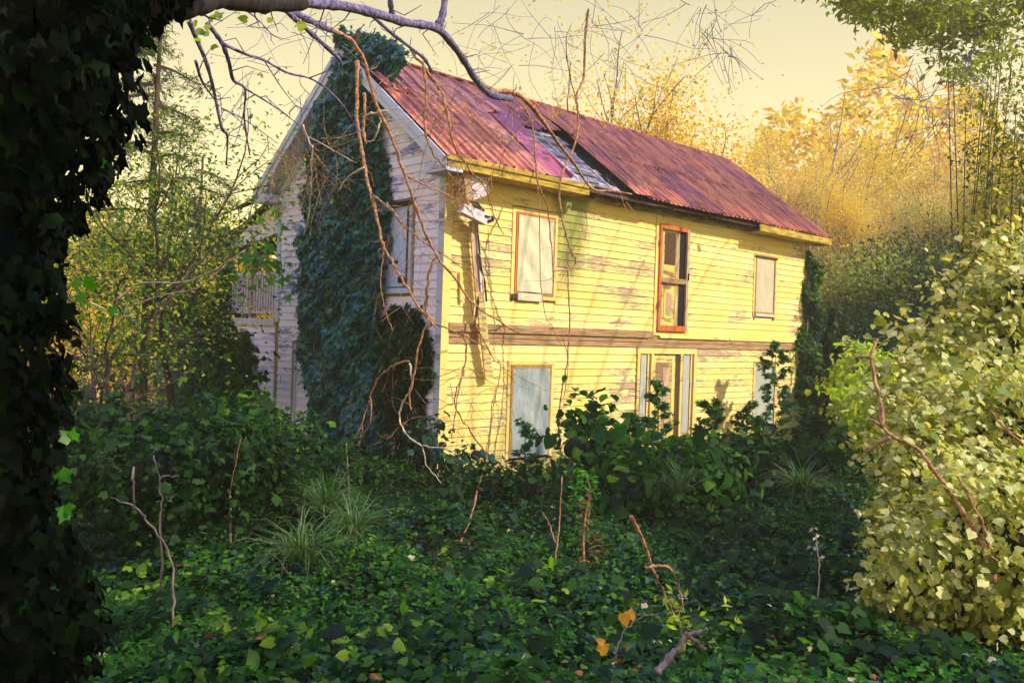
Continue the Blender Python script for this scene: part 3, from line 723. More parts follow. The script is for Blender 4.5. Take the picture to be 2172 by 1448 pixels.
st = pole(((977, 577), (978, 642)), -.05, -.05, .05, .03, 'nailed_stub', 'yellow_trim', HOUSE)

# ---- lean-to and upstairs porch on the back, seen past the gable's left corner
lt = empty('back_porch', parent=HOUSE); lt['label'] = 'sagging back porch with a railing above a closed clapboard lean-to'
Yp = 7.15
MB().box(0, .08, W + .0, Yp, ZB, .16).build('lean_to_wall', M['oldwood'], lt)
lw = lt.children[0]
z = ZB
while z < .02:
    board_gable(W + .03, Yp - .03, W + .03, Yp - .03, z, EXPO, lw); z += EXPO
MB().box(.081, 7, W, Yp, .02, .16).build('porch_floor', M['oldwood'], lt)
MB().box(-.05, -.004, W + .03, Yp + .02, .02, .17).build('rim_board', M['whitebox'], lt)
for yy in (6.1, 7.05):
    MB().box(0, .09, yy, yy + .09, .17, 2.0 - (yy - 5) * .1).build('porch_post', M['oldwood_v'], lt)
MB().box(.01, .06, W + .02, Yp, 1.04, 1.10).build('top_rail', M['whitebox'], lt)
MB().box(.01, .06, W + .02, Yp, .27, .32).build('bottom_rail', M['whitebox'], lt)
yy = W + .10
while yy < Yp - .1:
    MB().box(.02, .045, yy, yy + .055, .32, 1.04).build('baluster', M['whitebox'], lt); yy += .105
pg = [(W + .02, 2.50), (W + .02, 1.86), (6.1, 1.70), (7.3, 1.55), (7.3, 1.66)]
V = [(0, y, z) for y, z in pg] + [(.05, y, z) for y, z in pg]
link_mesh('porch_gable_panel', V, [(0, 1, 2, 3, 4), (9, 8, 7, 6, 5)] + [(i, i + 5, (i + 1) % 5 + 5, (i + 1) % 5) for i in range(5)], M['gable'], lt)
MB().hexa([(-.1, W, 2.56), (7, W, 2.56), (7, 7.55, 1.62), (-.1, 7.55, 1.62), (-.1, W, 2.60), (7, W, 2.60), (7, 7.55, 1.66), (-.1, 7.55, 1.66)]).build('porch_roof', M['darkwood'], lt)
MB().hexa([(-.4, W + .25, 2.50), (0, W + .05, 2.58), (0, W + 1.5, 2.45), (-.3, W + 1.4, 2.34), (-.4, W + .25, 2.53), (0, W + .05, 2.61), (0, W + 1.5, 2.48), (-.3, W + 1.4, 2.37)]).build('torn_roofing', M['char'], lt)
MB().beam((.1, W + .2, .9), (.1, 6.9, 1.9), .05, .08).build('porch_brace', M['oldwood'], lt)
MB().beam((.3, W + .2, 2.1), (.3, 7.0, 1.2), .05, .08).build('porch_brace', M['oldwood'], lt)

# brick chimney inside the ivy
ch = empty('chimney', parent=HOUSE); ch['label'] = 'brick chimney on the gable hidden in ivy'
MB().box(-.10, -.005, 1.9, 3.0, ZB, 4.0).build('shaft', M['brick'], ch)
MB().box(-.30, -.005, 2.1, 2.8, 4.0, 5.0).build('stack', M['brick'], ch)

# ------------------------------------------------------------------ ivy on the gable
def poly_mask(poly):
    P = np.array(poly, float)
    def f(x, y):
        ins = np.zeros(len(x), bool); j = len(P) - 1
        for i in range(len(P)):
            c = ((P[i, 1] > y) != (P[j, 1] > y)); d = (P[j, 0] - P[i, 0]) * (y - P[i, 1]) / (P[j, 1] - P[i, 1] + 1e-12) + P[i, 0]
            ins ^= c & (x < d); j = i
        return ins
    return f
HM = Matrix.Rotation(-YAW, 4, 'Z'); HM.translation = Vector((C0[0], C0[1], 0))
def hpts(A): A = np.asarray(A); return C0 + A[:, 0:1] * AX + A[:, 1:2] * AY + A[:, 2:3] * np.array([0, 0, 1])
def hdir(A): A = np.asarray(A); return A[:, 0:1] * AX + A[:, 1:2] * AY + A[:, 2:3] * np.array([0, 0, 1])
def ivy_mass(name, polyYZ, n, size, depth, mat, label, tmpl=T_IVY, offset=0., group=None, edge=.12):
    """leaves layered over a bulging mat on the gable wall; polygon is in wall metres (Y, Z)"""
    root = tag(empty(name, tuple(h2w(-.05, np.mean([p[0] for p in polyYZ]), ZB))), label, 'ivy', group)
    P = np.array(polyYZ); f = poly_mask(polyYZ); lo, hi = P.min(0) - .1, P.max(0) + .1
    def dist_edge(y, z):
        d = np.full(len(y), 9.); Q = np.roll(P, -1, 0)
        for a, b in zip(P, Q):
            ab = b - a; t = np.clip(((y - a[0]) * ab[0] + (z - a[1]) * ab[1]) / (ab @ ab), 0, 1)
            d = np.minimum(d, np.hypot(y - a[0] - ab[0] * t, z - a[1] - ab[1] * t))
        return d
    def bulge(y, z):
        d = dist_edge(y, z)
        return offset + depth * np.sqrt(np.clip(d / .45, 0, 1)) + .09 * np.sin(y * 4.1 + z * 2.3 + np.sin(z * 1.7)) + .07 * np.sin(z * 6.7 - y * 4) + .03 * np.sin(z * 17 + y * 13)
    # mat
    ny, nz = 44, 110; ys = np.linspace(lo[0], hi[0], ny); zs = np.linspace(lo[1], hi[1], nz)
    YY, ZZ = np.meshgrid(ys, zs); ins = (f(YY.ravel(), ZZ.ravel()) & (dist_edge(YY.ravel(), ZZ.ravel()) > .05)).reshape(YY.shape)
    B = (bulge(YY.ravel(), ZZ.ravel()) - .12).reshape(YY.shape); B = np.maximum(B, .02)
    V = np.stack([-B, YY, ZZ], -1).reshape(-1, 3); F = []
    for j in range(nz - 1):
        for i in range(ny - 1):
            if ins[j, i] and ins[j, i + 1] and ins[j + 1, i] and ins[j + 1, i + 1]: a = j * ny + i; F.append((a, a + ny, a + ny + 1, a + 1))
    inv = Vector(root.location)
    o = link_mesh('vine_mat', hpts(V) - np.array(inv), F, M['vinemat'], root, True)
    y = rng.uniform(lo[0], hi[0], n * 3); z = rng.uniform(lo[1], hi[1], n * 3)
    yj = y + rng.normal(0, edge, len(y)); zj = z + rng.normal(0, edge, len(y)); k = f(yj, zj); y, z = y[k][:n], z[k][:n]
    b = np.maximum(bulge(y, z), .05) + rng.normal(0, .035, len(y))
    pts = hpts(np.stack([-b, y, z], -1)) - np.array(inv)
    nrm = hdir(np.tile([-1, 0, .45], (len(y), 1)))
    leaf_mesh('leaves', pts, nrm, rng.uniform(size * .6, size * 1.25, len(y)), tmpl, mat, root, tipdir=np.tile([0, 0, -1.], (len(y), 1)), jitter=.38)
    mb = MB()
    for _ in range(16):
        y0 = R.uniform(lo[0] + .3, hi[0] - .3); z0 = R.uniform(lo[1] + .5, hi[1]); pts = []
        for q in range(8):
            yy = y0 + .06 * math.sin(q * 1.3 + y0 * 9) ; zz = z0 - q * .22
            if zz < lo[1]: break
            bb = float(bulge(np.array([yy]), np.array([zz]))[0]); pts.append(Vector(h2w(-bb - .04, yy, zz)) - inv)
        if len(pts) > 3: mb.tube(smooth_path(pts, 3), [.008] * ((len(pts) - 1) * 3 + 1), 5)
    mb.build('stems', M['bark_orange'], root)['kind'] = 'stuff'
    return root
G1 = [(2.0, 5.02), (2.8, 5.0), (3.4, 4.4), (3.7, 3.85), (3.7, 3.0), (3.8, 2.1), (3.9, 1.3), (3.95, .6), (3.72, -.1), (3.8, -.9), (3.3, -1.6), (2.7, -2.5), (.9, -2.5),
      (.95, -1.2), (1.5, -.5), (1.5, .2), (1.45, .8), (1.38, 1.4), (1.36, 2.0), (1.48, 2.6), (1.62, 3.2), (1.75, 3.7), (1.45, 4.2), (1.0, 4.45), (1.4, 4.75)]
ivy_mass('ivy', G1, 30000, .105, .34, M['leaf_gable'], 'thick blue green ivy climbing the chimney up the gable past the ridge', edge=.05)
G2 = [(.28, .05), (.55, .35), (1.3, .4), (1.6, -.4), (1.7, -2.5), (.0, -2.5), (.10, -1.7), (.32, -1.4), (.36, -.9), (.14, -.75), (.2, -.3)]
ivy_mass('ivy', G2, 5200, .10, .20, M['leaf_dark'], 'lower clump of dark ivy beside the gable corner under the upper window', T_HEART, edge=.06)
# crown of ivy over the near end of the ridge
tpos = []
for _ in range(1500):
    X = abs(R.gauss(0, .36)) - .5; s = SL - abs(R.gauss(0, .26)) * (1 - .35 * max(0, X)) + .05 ; p = RP(X, s, .05 + abs(R.gauss(0, .09))); tpos.append(p)
rc = tag(empty('ivy', tuple(h2w(0, 2.4, 4.8))), 'tuft of ivy spilling over the near end of the ridge', 'ivy')
leaf_mesh('leaves', hpts(tpos) - np.array(rc.location), np.tile([0, -.3, 1.], (len(tpos), 1)), rng.uniform(.06, .12, len(tpos)), T_IVY, M['leaf_gable'], rc)
# right corner column
def column(name, X, Y, z0, z1, r0, n, size, mat, label, lean=(0, 0), tmpl=T_IVY, cat='ivy', world=None, group=None):
    base = np.array(world if world is not None else h2w(X, Y, 0)); base[2] = z0
    root = tag(empty(name, tuple(base)), label, cat, group); H = z1 - z0
    t = rng.uniform(0, 1, n); a = rng.uniform(0, 2 * np.pi, n)
    rr = r0 * (.75 + .35 * np.sin(t * 9 + a * 1) + .25 * np.sin(t * 23 + 2 * a)) * np.minimum(1, (1.05 - t) * 3.2) * rng.uniform(.6, 1.1, n) * (1 + .35 * np.sin(t * 41 + 3 * a) * np.sin(a * 2 + t * 13)) * (1 + .5 * (rng.uniform(0, 1, n) < .06))
    P = np.stack([np.cos(a) * rr + lean[0] * t, np.sin(a) * rr + lean[1] * t, t * H], -1)
    Nn = np.stack([np.cos(a), np.sin(a), np.full(n, .5)], -1)
    leaf_mesh('leaves', P, Nn, rng.uniform(size * .6, size * 1.3, n), tmpl, mat, root, tipdir=np.tile([0, 0, -1.], (n, 1)))
    mb = MB()
    for q in range(7):
        aa = R.uniform(0, 6.28); pts = [Vector((math.cos(aa + k * .35) * r0 * .4 + lean[0] * k / 8, math.sin(aa + k * .35) * r0 * .4 + lean[1] * k / 8, k * H / 8 * .97)) for k in range(9)]
        mb.tube(smooth_path(pts, 3), list(np.linspace(.03, .01, 25)), 5)
    mb.build('stems', M['bark_grey'], root)['kind'] = 'stuff'; return root
column('ivy', 11.62, .02, -2.4, 2.35, .46, 7500, .105, M['leaf_ground'], 'column of dark ivy climbing the far right corner of the house', lean=(-.1, 0))
column('ivy', 0, 0, -2.4, 1.3, .45, 2600, .12, M['leaf_dark'], 'vine wrapped porch post farthest left at the back porch', world=h2w(.0, 7.25, 0), group='vines on the back porch')
column('ivy', 0, 0, -2.4, -.2, .42, 1800, .12, M['leaf_dark'], 'dark vine clump on the lean-to wall right of the wrapped post', world=h2w(-.1, 6.2, 0), group='vines on the back porch')
# big bright leaves hanging round the back porch
def clump(name, pts, label, cat, size, tmpl, mat, spread, per, stem=None, stem_mat='bark_orange', r=.012, jitter=.9, group=None, base=None):
    b = Vector(base) if base is not None else Vector(tuple(pts[-1]))
    root = tag(empty(name, b), label, cat, group)
    P = []
    for p in pts: P += [np.array(p) + rng.normal(0, spread, 3) for _ in range(per)]
    P = np.array(P) - np.array(b)
    leaf_mesh('leaves', P, np.tile([0, -.4, .8], (len(P), 1)), rng.uniform(size * .6, size * 1.3, len(P)), tmpl, mat, root, jitter=jitter)
    if stem:
        mb = MB()
        for s in stem:
            sp = smooth_path([Vector(tuple(q)) - b for q in s], 4); mb.tube(sp, list(np.linspace(r, r * .4, len(sp))), 5)
        mb.build('stem', M[stem_mat], root)
    return root
pp = [at(x, y, 15.6) for x, y in ((560, 485), (585, 500), (540, 510), (520, 530), (575, 545), (590, 560), (545, 560), (570, 600), (520, 600), (500, 560))]
clump('climbing_vine', pp, 'bright green large leaved vine hanging round the back porch roof', 'vine', .2, T_MAPLE, M['leaf_bright'], .16, 7, [[pp[0], pp[3], pp[8]], [pp[2], pp[6], pp[7]]])

# ------------------------------------------------------------------ hanging vines and limbs
def sprout(sp, root, mat, per_m, ln=.22):
    tot = sum((sp[i + 1] - sp[i]).length for i in range(len(sp) - 1)); mb = MB()
    for _ in range(int(tot * per_m) + 2):
        p = sp[R.randrange(1, len(sp) - 1)]; d = Vector((R.gauss(0, 1), R.gauss(0, 1), R.gauss(0, 1))).normalized(); l2 = R.uniform(.25, 1.6) * ln
        q = p + d * l2 * .5 + Vector((R.gauss(0, .02), R.gauss(0, .02), R.gauss(0, .02))); mb.tube([p, q, q + (d + Vector((R.gauss(0, .5), R.gauss(0, .5), R.gauss(-.3, .5)))) * l2 * .5], [.0055, .004, .002], 4)
    mb.build('side_twigs', M[mat], root)['kind'] = 'stuff'
def vine(paths, label, mat='bark_orange', name='hanging_vine', cat='vine', group=None, sides=6, wig=.007):
    """paths: list of (points, r0, r1)"""
    b = Vector(tuple(paths[0][0][0])); root = tag(empty(name, b), label, cat, group)
    for k, (pts, r0, r1) in enumerate(paths):
        sp = smooth_path([Vector(tuple(q)) - b for q in pts], 5)
        sp = [p + Vector((R.gauss(0, wig), R.gauss(0, wig), R.gauss(0, wig))) if 0 < i < len(sp) - 1 else p for i, p in enumerate(sp)]
        rad = [.86 * r * R.uniform(.78, 1.2) * (1.3 if R.random() < .07 else 1) for r in np.linspace(r0, r1, len(sp))]
        MB().tube(sp, rad, sides).build('main_stem' if k == 0 else 'side_stem', M[mat], root, True)
        if r0 > .011 and cat == 'vine': sprout(sp, root, mat, 1.5)
    return root
g = lambda pts, X=-.9: [on_gable(x, y, X) for x, y in pts]
f_ = lambda pts, Y=-.7: [on_front(x, y, Y) for x, y in pts]
def dd(pts, d0, d1):
    n = len(pts) - 1; return [at(x, y, d0 + (d1 - d0) * i / n) for i, (x, y) in enumerate(pts)]
# thick vine sweeping over the ridge and down past the gable window
vine([(dd([(640, 40), (700, 64), (742, 84), (768, 118), (780, 160), (800, 225), (832, 295), (860, 372), (885, 450), (910, 510), (930, 548), (965, 590), (1000, 640), (1050, 675), (1105, 708)], 10.6, 12.4), .034, .013),
      (dd([(926, 542), (914, 570), (905, 620), (904, 660), (918, 683), (900, 700), (886, 745), (880, 790), (868, 840), (872, 870)], 12.1, 12.3), .028, .014),
      (dd([(918, 683), (935, 692), (985, 712), (1030, 735)], 12.2, 12.5), .02, .008),
      (dd([(820, 430), (845, 465), (875, 495), (910, 520), (990, 575), (1040, 620)], 12.0, 12.6), .018, .006),
      (dd([(858, 372), (905, 395), (945, 412), (990, 440), (1010, 470)], 12.0, 12.8), .015, .006)],
     'thick orange brown vine sweeping from above the ridge down past the gable corner')
vine([(g([(757, 130), (757, 200), (757, 260), (768, 320), (778, 380), (792, 430), (803, 480), (812, 520), (835, 560), (858, 602), (895, 660), (925, 695)], -1.0), .040, .018),
      (g([(812, 515), (810, 560), (808, 600), (815, 650), (832, 700)], -1.0), .014, .007),
      (g([(786, 410), (830, 445), (855, 480), (860, 510)], -1.0), .022, .010)],
     'pale barked vine hanging straight down the middle of the gable ivy')
vine([(g([(772, 198), (773, 235), (770, 270), (776, 305)], -1.02), .030, .022)], 'snapped vine stub beside the straight vine on the gable', 'bark_orange')
vine([(g([(778, 244), (798, 240), (808, 236), (806, 262), (800, 282), (790, 300), (778, 300)], -1.05), .020, .010),
      (g([(808, 237), (822, 236)], -1.05), .03, .02)], 'pale crooked dead branch on the gable above the window', 'bark_pale', 'dead_branch', 'branch')
vine([(g([(772, 355), (748, 368), (730, 385), (716, 408)], -1.05), .022, .008)], 'pale dead twig curving left in front of the ivy', 'bark_pale', 'dead_branch', 'branch')
vine([(g([(643, 265), (655, 300), (664, 318), (656, 350), (640, 370), (632, 382)], -.9), .018, .008), (g([(655, 290), (700, 315), (740, 338), (755, 345)], -.9), .012, .006), (g([(664, 318), (660, 400), (655, 450), (645, 500)], -.9), .018, .010)],
     'dead vine with pale broken ends on the left side of the ivy', 'bark_pale', 'dead_branch', 'branch')
vine([(g([(868, 766), (835, 775), (805, 800), (785, 840), (788, 865), (785, 895), (768, 925), (752, 957)], -1.0), .020, .009), (g([(784, 850), (772, 885), (765, 925), (753, 955)], -1.0), .013, .006), (g([(752, 957), (790, 945), (825, 925), (870, 890), (920, 880)], -1.0), .013, .006)],
     'looping vine arching down at the foot of the ivy', 'bark_orange')
vine([(g([(868, 770), (874, 800), (868, 830), (852, 855), (848, 890), (866, 925), (895, 945), (935, 950), (960, 958)], -1.05), .018, .014), (g([(896, 946), (905, 985), (925, 1010), (945, 1040)], -1.05), .012, .006)],
     'pale S shaped dead branch at the foot of the gable corner', 'bark_pale', 'dead_branch', 'branch')
vine([(f_([(870, 105), (905, 150), (935, 195), (948, 240), (960, 300), (985, 345), (1005, 370), (1030, 400), (1045, 450), (1068, 497)], -1.6), .022, .009), (f_([(1035, 395), (1040, 440), (1060, 480)], -1.4), .01, .005)],
     'vine hanging over the near eave and down beside the broken cornice')
vine([(f_([(897, 130), (905, 200), (900, 260), (915, 320), (940, 350), (965, 385)], -1.9), .022, .010)], 'upright vine in front of the lower left roof sheets')
vine([(f_([(1100, 215), (1128, 262), (1136, 330), (1140, 385), (1158, 430), (1166, 480), (1172, 550), (1175, 600)], -.9), .018, .010), (f_([(1140, 390), (1150, 640), (1170, 690), (1192, 735)], -.75), .009, .006)],
     'dark vine dropping across the upper left window')
vine([(f_([(1248, 20), (1240, 90), (1238, 160), (1222, 205), (1228, 250), (1218, 310), (1192, 370), (1186, 420), (1198, 490), (1210, 530), (1221, 560), (1196, 573), (1172, 575)], -1.1), .024, .014),
      (f_([(1220, 205), (1207, 150), (1200, 90), (1212, 50)], -1.1), .014, .006),
      (f_([(1205, 570), (1206, 620), (1208, 690), (1202, 770), (1190, 840), (1186, 910), (1192, 990), (1185, 1060), (1183, 1100)], -1.0), .014, .016),
      (f_([(1190, 700), (1204, 760), (1198, 830), (1185, 880), (1190, 960)], -1.05), .008, .009),
      (f_([(1221, 560), (1207, 530), (1203, 545), (1212, 575)], -1.1), .012, .008)],
     'long vine rising over the roof and falling to the shrubs right of the windows')
vine([(f_([(1000, 640), (1010, 690), (1045, 760), (1062, 778), (1052, 830), (1040, 920), (1010, 1060)], -1.2), .013, .008), (f_([(1062, 778), (1105, 800), (1160, 830)], -1.2), .009, .004)],
     'thin vine down the front between the leaning board and the lower window')
vine([(f_([(980, 700), (990, 740), (982, 790), (968, 830), (966, 860), (990, 905), (1030, 960), (1070, 990), (1108, 1008)], -1.1), .018, .009), (f_([(984, 785), (972, 830), (962, 900), (958, 930)], -1.15), .016, .008),
      (f_([(930, 800), (985, 778), (1015, 795), (1046, 815)], -1.1), .009, .004), (f_([(930, 868), (966, 855), (1000, 845), (1020, 840)], -1.1), .009, .004), (f_([(1108, 1008), (1120, 998), (1135, 985)], -1.1), .009, .004)],
     'knotted vine over the lower front wall near the corner')
vine([(f_([(1012, 1040), (1035, 960), (1040, 900), (1050, 820)], -2.0), .012, .008), (f_([(1012, 1040), (990, 1120), (960, 1190), (945, 1260)], -3.2), .014, .010)], 'bowed thin stem rising from the ground cover before the near corner')
# tangled twigs by the near eave
tw = tag(empty('twig_tangle', tuple(h2w(.2, -.4, 2.0))), 'nest of fine twigs caught under the near eave corner', 'twigs'); mb = MB()
for _ in range(70):
    x0, y0 = R.uniform(945, 1000), R.uniform(345, 440); a = R.uniform(0, 6.28); ln = R.uniform(20, 60); pts = []
    for q in range(4): pts.append(Vector(tuple(on_front(x0 + math.cos(a + q * .3) * ln * q / 3, y0 + math.sin(a + q * .3) * ln * q / 3, -.25 - R.random() * .15))) - tw.location)
    mb.tube(smooth_path(pts, 2), [.004] * 7, 4)
mb.build('twigs', M['bark_orange'], tw)['kind'] = 'stuff'
# fine twig nets that fan out over roof and gable
def twignet(seeds, label, depth, n, ln, mat='bark_violet', r=.006, group=None, leaf=None):
    b = at(*seeds[0], depth); root = tag(empty('twiggy_branch', tuple(b)), label, 'branch', group); mb = MB(); tips = []
    for _ in range(n):
        sx, sy = R.choice(seeds); p = Vector(tuple(at(sx + R.gauss(0, 12), sy + R.gauss(0, 12), depth + R.gauss(0, .5)))); d = Vector((R.gauss(0, 1), R.gauss(0, .6), R.gauss(-.5, 1))).normalized(); pts = [p]
        for q in range(4):
            d = (d + Vector((R.gauss(0, .2), R.gauss(0, .2), R.gauss(-.04, .16)))).normalized(); p = p + d * ln * R.uniform(.15, .35); pts.append(p)
        sp = smooth_path([q - Vector(tuple(b)) for q in pts], 2); mb.tube(sp, list(np.linspace(r * R.uniform(.5, 1.3), .002, len(sp))), 4); tips.append(sp[-1])
    mb.build('twigs', M[mat], root)['kind'] = 'stuff'
    if leaf:
        P = np.array([t + Vector((R.gauss(0, .08), R.gauss(0, .08), R.gauss(0, .08))) for t in tips for _ in range(leaf[1])])
        leaf_mesh('leaves', P, np.tile([0, 0, 1.], (len(P), 1)), rng.uniform(leaf[2] * .6, leaf[2] * 1.2, len(P)), T_LANCE, leaf[0], root, jitter=1)
    return root
twignet([(960, 330), (1000, 300), (930, 260), (1040, 360), (900, 220), (1060, 300)], 'thin bare twigs spread over the near roof sheets', 12.4, 60, 1.0, 'bark_orange')
twignet([(660, 330), (620, 350), (690, 380), (700, 300), (600, 330)], 'fine bare vine twigs across the left rake of the gable', 14.2, 70, 1.0, 'bark_orange')
twignet([(860, 480), (900, 520), (840, 560), (890, 600), (880, 440)], 'fine twigs crossing the upper gable window', 12.4, 40, .7, 'bark_orange', .005)
twignet([(970, 800), (1000, 850), (960, 900), (1040, 800)], 'fine twigs on the lower yellow wall by the corner', 13.0, 34, .7, 'bark_orange', .005)
twignet([(1250, 440), (1310, 400), (1200, 540)], 'wispy twigs under the broken eave', 15.6, 26, .8, 'bark_orange', .005)

# ------------------------------------------------------------------ the near tree on the left, cloaked in ivy
def near_tree():
    base = at(-330, 1400, 2.6); base[2] = ground_z(base[0], base[1]) - .1
    root = tag(empty('large_tree', tuple(base)), 'huge dark ivy cloaked trunk filling the left edge, its limb reaching over the roof', 'tree')
    cx = base[0]
    H = 4.0; V = []; F = []; nseg, nz = 28, 40
    def prof(t, a): # radius
        return .50 + .20 * max(0, (.12 - t) / .12) + .03 * math.sin(3 * a + t * 5) + .05 * math.sin(t * 9 + a) + .20 * sm((t - .42) / .28) + .35 * sm((t - .68) / .2)
    for j in range(nz + 1):
        t = j / nz
        for i in range(nseg):
            a = 2 * math.pi * i / nseg; r = prof(t, a); V.append((math.cos(a) * r - .05 * t, math.sin(a) * r, t * H))
    for j in range(nz):
        for i in range(nseg): a = j * nseg + i; b = j * nseg + (i + 1) % nseg; F.append((a, b, b + nseg, a + nseg))
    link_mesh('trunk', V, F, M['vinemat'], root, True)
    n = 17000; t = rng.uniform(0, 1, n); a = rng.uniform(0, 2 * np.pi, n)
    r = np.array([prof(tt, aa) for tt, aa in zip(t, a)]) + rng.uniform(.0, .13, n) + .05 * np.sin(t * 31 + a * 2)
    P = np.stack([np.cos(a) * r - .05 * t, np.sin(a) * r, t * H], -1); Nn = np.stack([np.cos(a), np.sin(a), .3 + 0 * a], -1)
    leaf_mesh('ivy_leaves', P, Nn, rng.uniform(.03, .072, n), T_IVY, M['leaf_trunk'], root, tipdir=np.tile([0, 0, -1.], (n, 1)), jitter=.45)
    # light on the right flank put in as brighter leaf colour
    bl = [at(x - 22 + R.gauss(0, 6), y + R.gauss(0, 8), 2.7) - base for x, y in ((205, 605), (200, 612), (195, 620), (238, 240), (232, 350), (178, 940), (172, 930), (165, 1085), (158, 1080), (170, 1075), (150, 1020), (155, 1230), (148, 1232), (262, 640))]
    leaf_mesh('bright_leaves', bl, np.tile([.3, -1, .4], (len(bl), 1)), rng.uniform(.03, .055, len(bl)), T_IVY, M['leaf_bright'], root, jitter=.4)
    # limb over the picture
    b = Vector(tuple(base))
    def limb(pts, r0, r1, name='limb', mat='bark_violet', sides=8):
        sp = smooth_path([Vector(tuple(q)) - b for q in pts], 6); MB().tube(sp, [q * R.uniform(.84, 1.14) * (1.22 if R.random() < .08 else 1) for q in np.linspace(r0, r1, len(sp))], sides).build(name, M[mat], root, True)
        sprout(sp, root, mat, 2.0, .16 + r0 * 2)
    limb(dd([(150, -30), (300, 6), (400, 6), (470, -6), (560, 6), (640, 6)], 2.7, 5.0), .068, .045, mat='bark_dark')
    limb(dd([(630, 4), (720, 12), (800, 30), (860, 48), (925, 60), (960, 95), (985, 130), (1010, 170), (1040, 200), (1085, 210)], 5.0, 9.5), .034, .030)
    limb(dd([(1040, 195), (1085, 195), (1120, 218), (1155, 262), (1185, 305), (1220, 350), (1255, 400), (1300, 405), (1340, 412)], 9.5, 12.6), .030, .010, mat='bark_orange')
    limb(dd([(925, 62), (938, 35), (945, -15)], 7.6, 7.6), .035, .03)
    limb(dd([(835, 45), (830, 20), (825, -20)], 6.8, 6.6), .022, .02)
    limb(dd([(560, 5), (600, 16), (640, 35), (700, 64)], 4.6, 10.6), .024, .036)
    limb(dd([(600, 18), (650, 62), (690, 98), (718, 125), (724, 138)], 6.5, 10.5), .020, .022)
    limb(dd([(780, 25), (830, 70), (875, 105), (900, 125), (915, 150)], 6.6, 10), .014, .018)
    for pts, ra in (([(395, 30), (420, 90), (440, 140), (455, 200), (470, 270), (482, 290), (480, 350)], .022), ([(440, 50), (470, 90), (485, 130), (495, 170), (520, 190), (518, 250), (530, 330)], .020),
                    ([(470, 92), (520, 115), (560, 128), (610, 155), (665, 170), (720, 215), (770, 290)], .014), ([(415, 130), (430, 175), (465, 225)], .014), ([(520, 188), (580, 225), (630, 262)], .008),
                    ([(505, 12), (545, 40), (580, 75), (615, 85)], .006), ([(470, 230), (520, 255), (590, 305)], .007), ([(560, 128), (600, 190), (640, 240)], .005)):
        limb(dd(pts, 6.5, 7.5), ra, ra * .35, 'hanging_twig', 'bark_violet', 6)
    yl = [at(x + R.gauss(0, 6), y + R.gauss(0, 6), 4.6) - base for x, y in ((405, 45), (415, 55), (430, 70), (422, 72), (448, 60), (455, 40), (460, 35), (470, 30), (450, 95), (425, 85), (500, 18), (525, 40), (560, 35), (615, 60))]
    leaf_mesh('yellow_leaves', yl, np.tile([0, -1, .2], (len(yl), 1)), rng.uniform(.03, .06, len(yl)), T_HEART, M['leaf_ygreen'], root, jitter=.5)
near_tree()

# ------------------------------------------------------------------ trees
def grow(p, d, ln, r, lev, out, tips, spread=.55, up=.1, nb=3):
    n = 5; pts = [p]; rad = [r]; q = p
    for i in range(n):
        d = (d + Vector((R.gauss(0, .13), R.gauss(0, .13), R.gauss(0, .08) + up * .25))).normalized(); q = q + d * ln / n; pts.append(q); rad.append(r * (1 - .45 * (i + 1) / n))
    out.append((pts, rad, lev))
    if lev == 0: tips.append((q, d)); tips.append((pts[3], d)); return
    for k in range(nb):
        t = R.uniform(.4, 1); b = pts[min(n, int(t * n))]; a = d.orthogonal().normalized(); a.rotate(Matrix.Rotation(R.uniform(0, 6.28), 4, d))
        nd = (d * R.uniform(.5, 1) + a * R.uniform(spread * .7, spread * 1.5) + Vector((0, 0, up))).normalized()
        grow(b, nd, ln * R.uniform(.55, .8), rad[min(n, int(t * n))] * .62, lev - 1, out, tips, spread, up, nb)
    grow(q, (d + Vector((R.gauss(0, .15), R.gauss(0, .15), .1))).normalized(), ln * .7, rad[-1], lev - 1, out, tips, spread, up, nb)
_tree_cache = {}
def tree_geo(kind, variant):
    key = (kind, variant)
    if key in _tree_cache: return _tree_cache[key]
    R.seed(hash(kind) % 1000 if False else sum(map(ord, kind)) + variant * 17)
    out, tips = [], []
    cfg = dict(broad=(3, 3, .62, .12, 2.8, .15, 135, .155, .52), airy=(3, 3, .5, .22, 3.6, .13, 16, .15, .42), tall=(3, 3, .45, .25, 3.9, .15, 105, .15, .50), sparse=(3, 3, .7, .10, 2.6, .09, 26, .13, .42), low=(3, 3, .8, .12, 1.5, .09, 42, .13, .36))[kind]
    lev, nb, spr, up, ln, r, per, ls, cl = cfg
    for k in range(1 if kind != 'low' else 3):
        grow(Vector((0, 0, 0)), Vector((R.gauss(0, .06 if kind != 'low' else .5), R.gauss(0, .06 if kind != 'low' else .5), 1)).normalized(), ln, r, lev, out, tips, spr, up, nb)
    mb = MB()
    for pts, rad, lv in out: mb.tube(pts, rad, 7 if lv >= 2 else 4, cap=False)
    P = []
    for q, d in tips:
        for _ in range(per): P.append((q.x + R.gauss(0, cl), q.y + R.gauss(0, cl), q.z + R.gauss(0, cl * .8)))
    if kind == 'sparse': P = [p for p in P if p[2] > 2.5 + .4 * math.sin(p[0] * 3)]
    _tree_cache[key] = (mb, np.array(P), ls); return _tree_cache[key]
_mesh_cache = {}
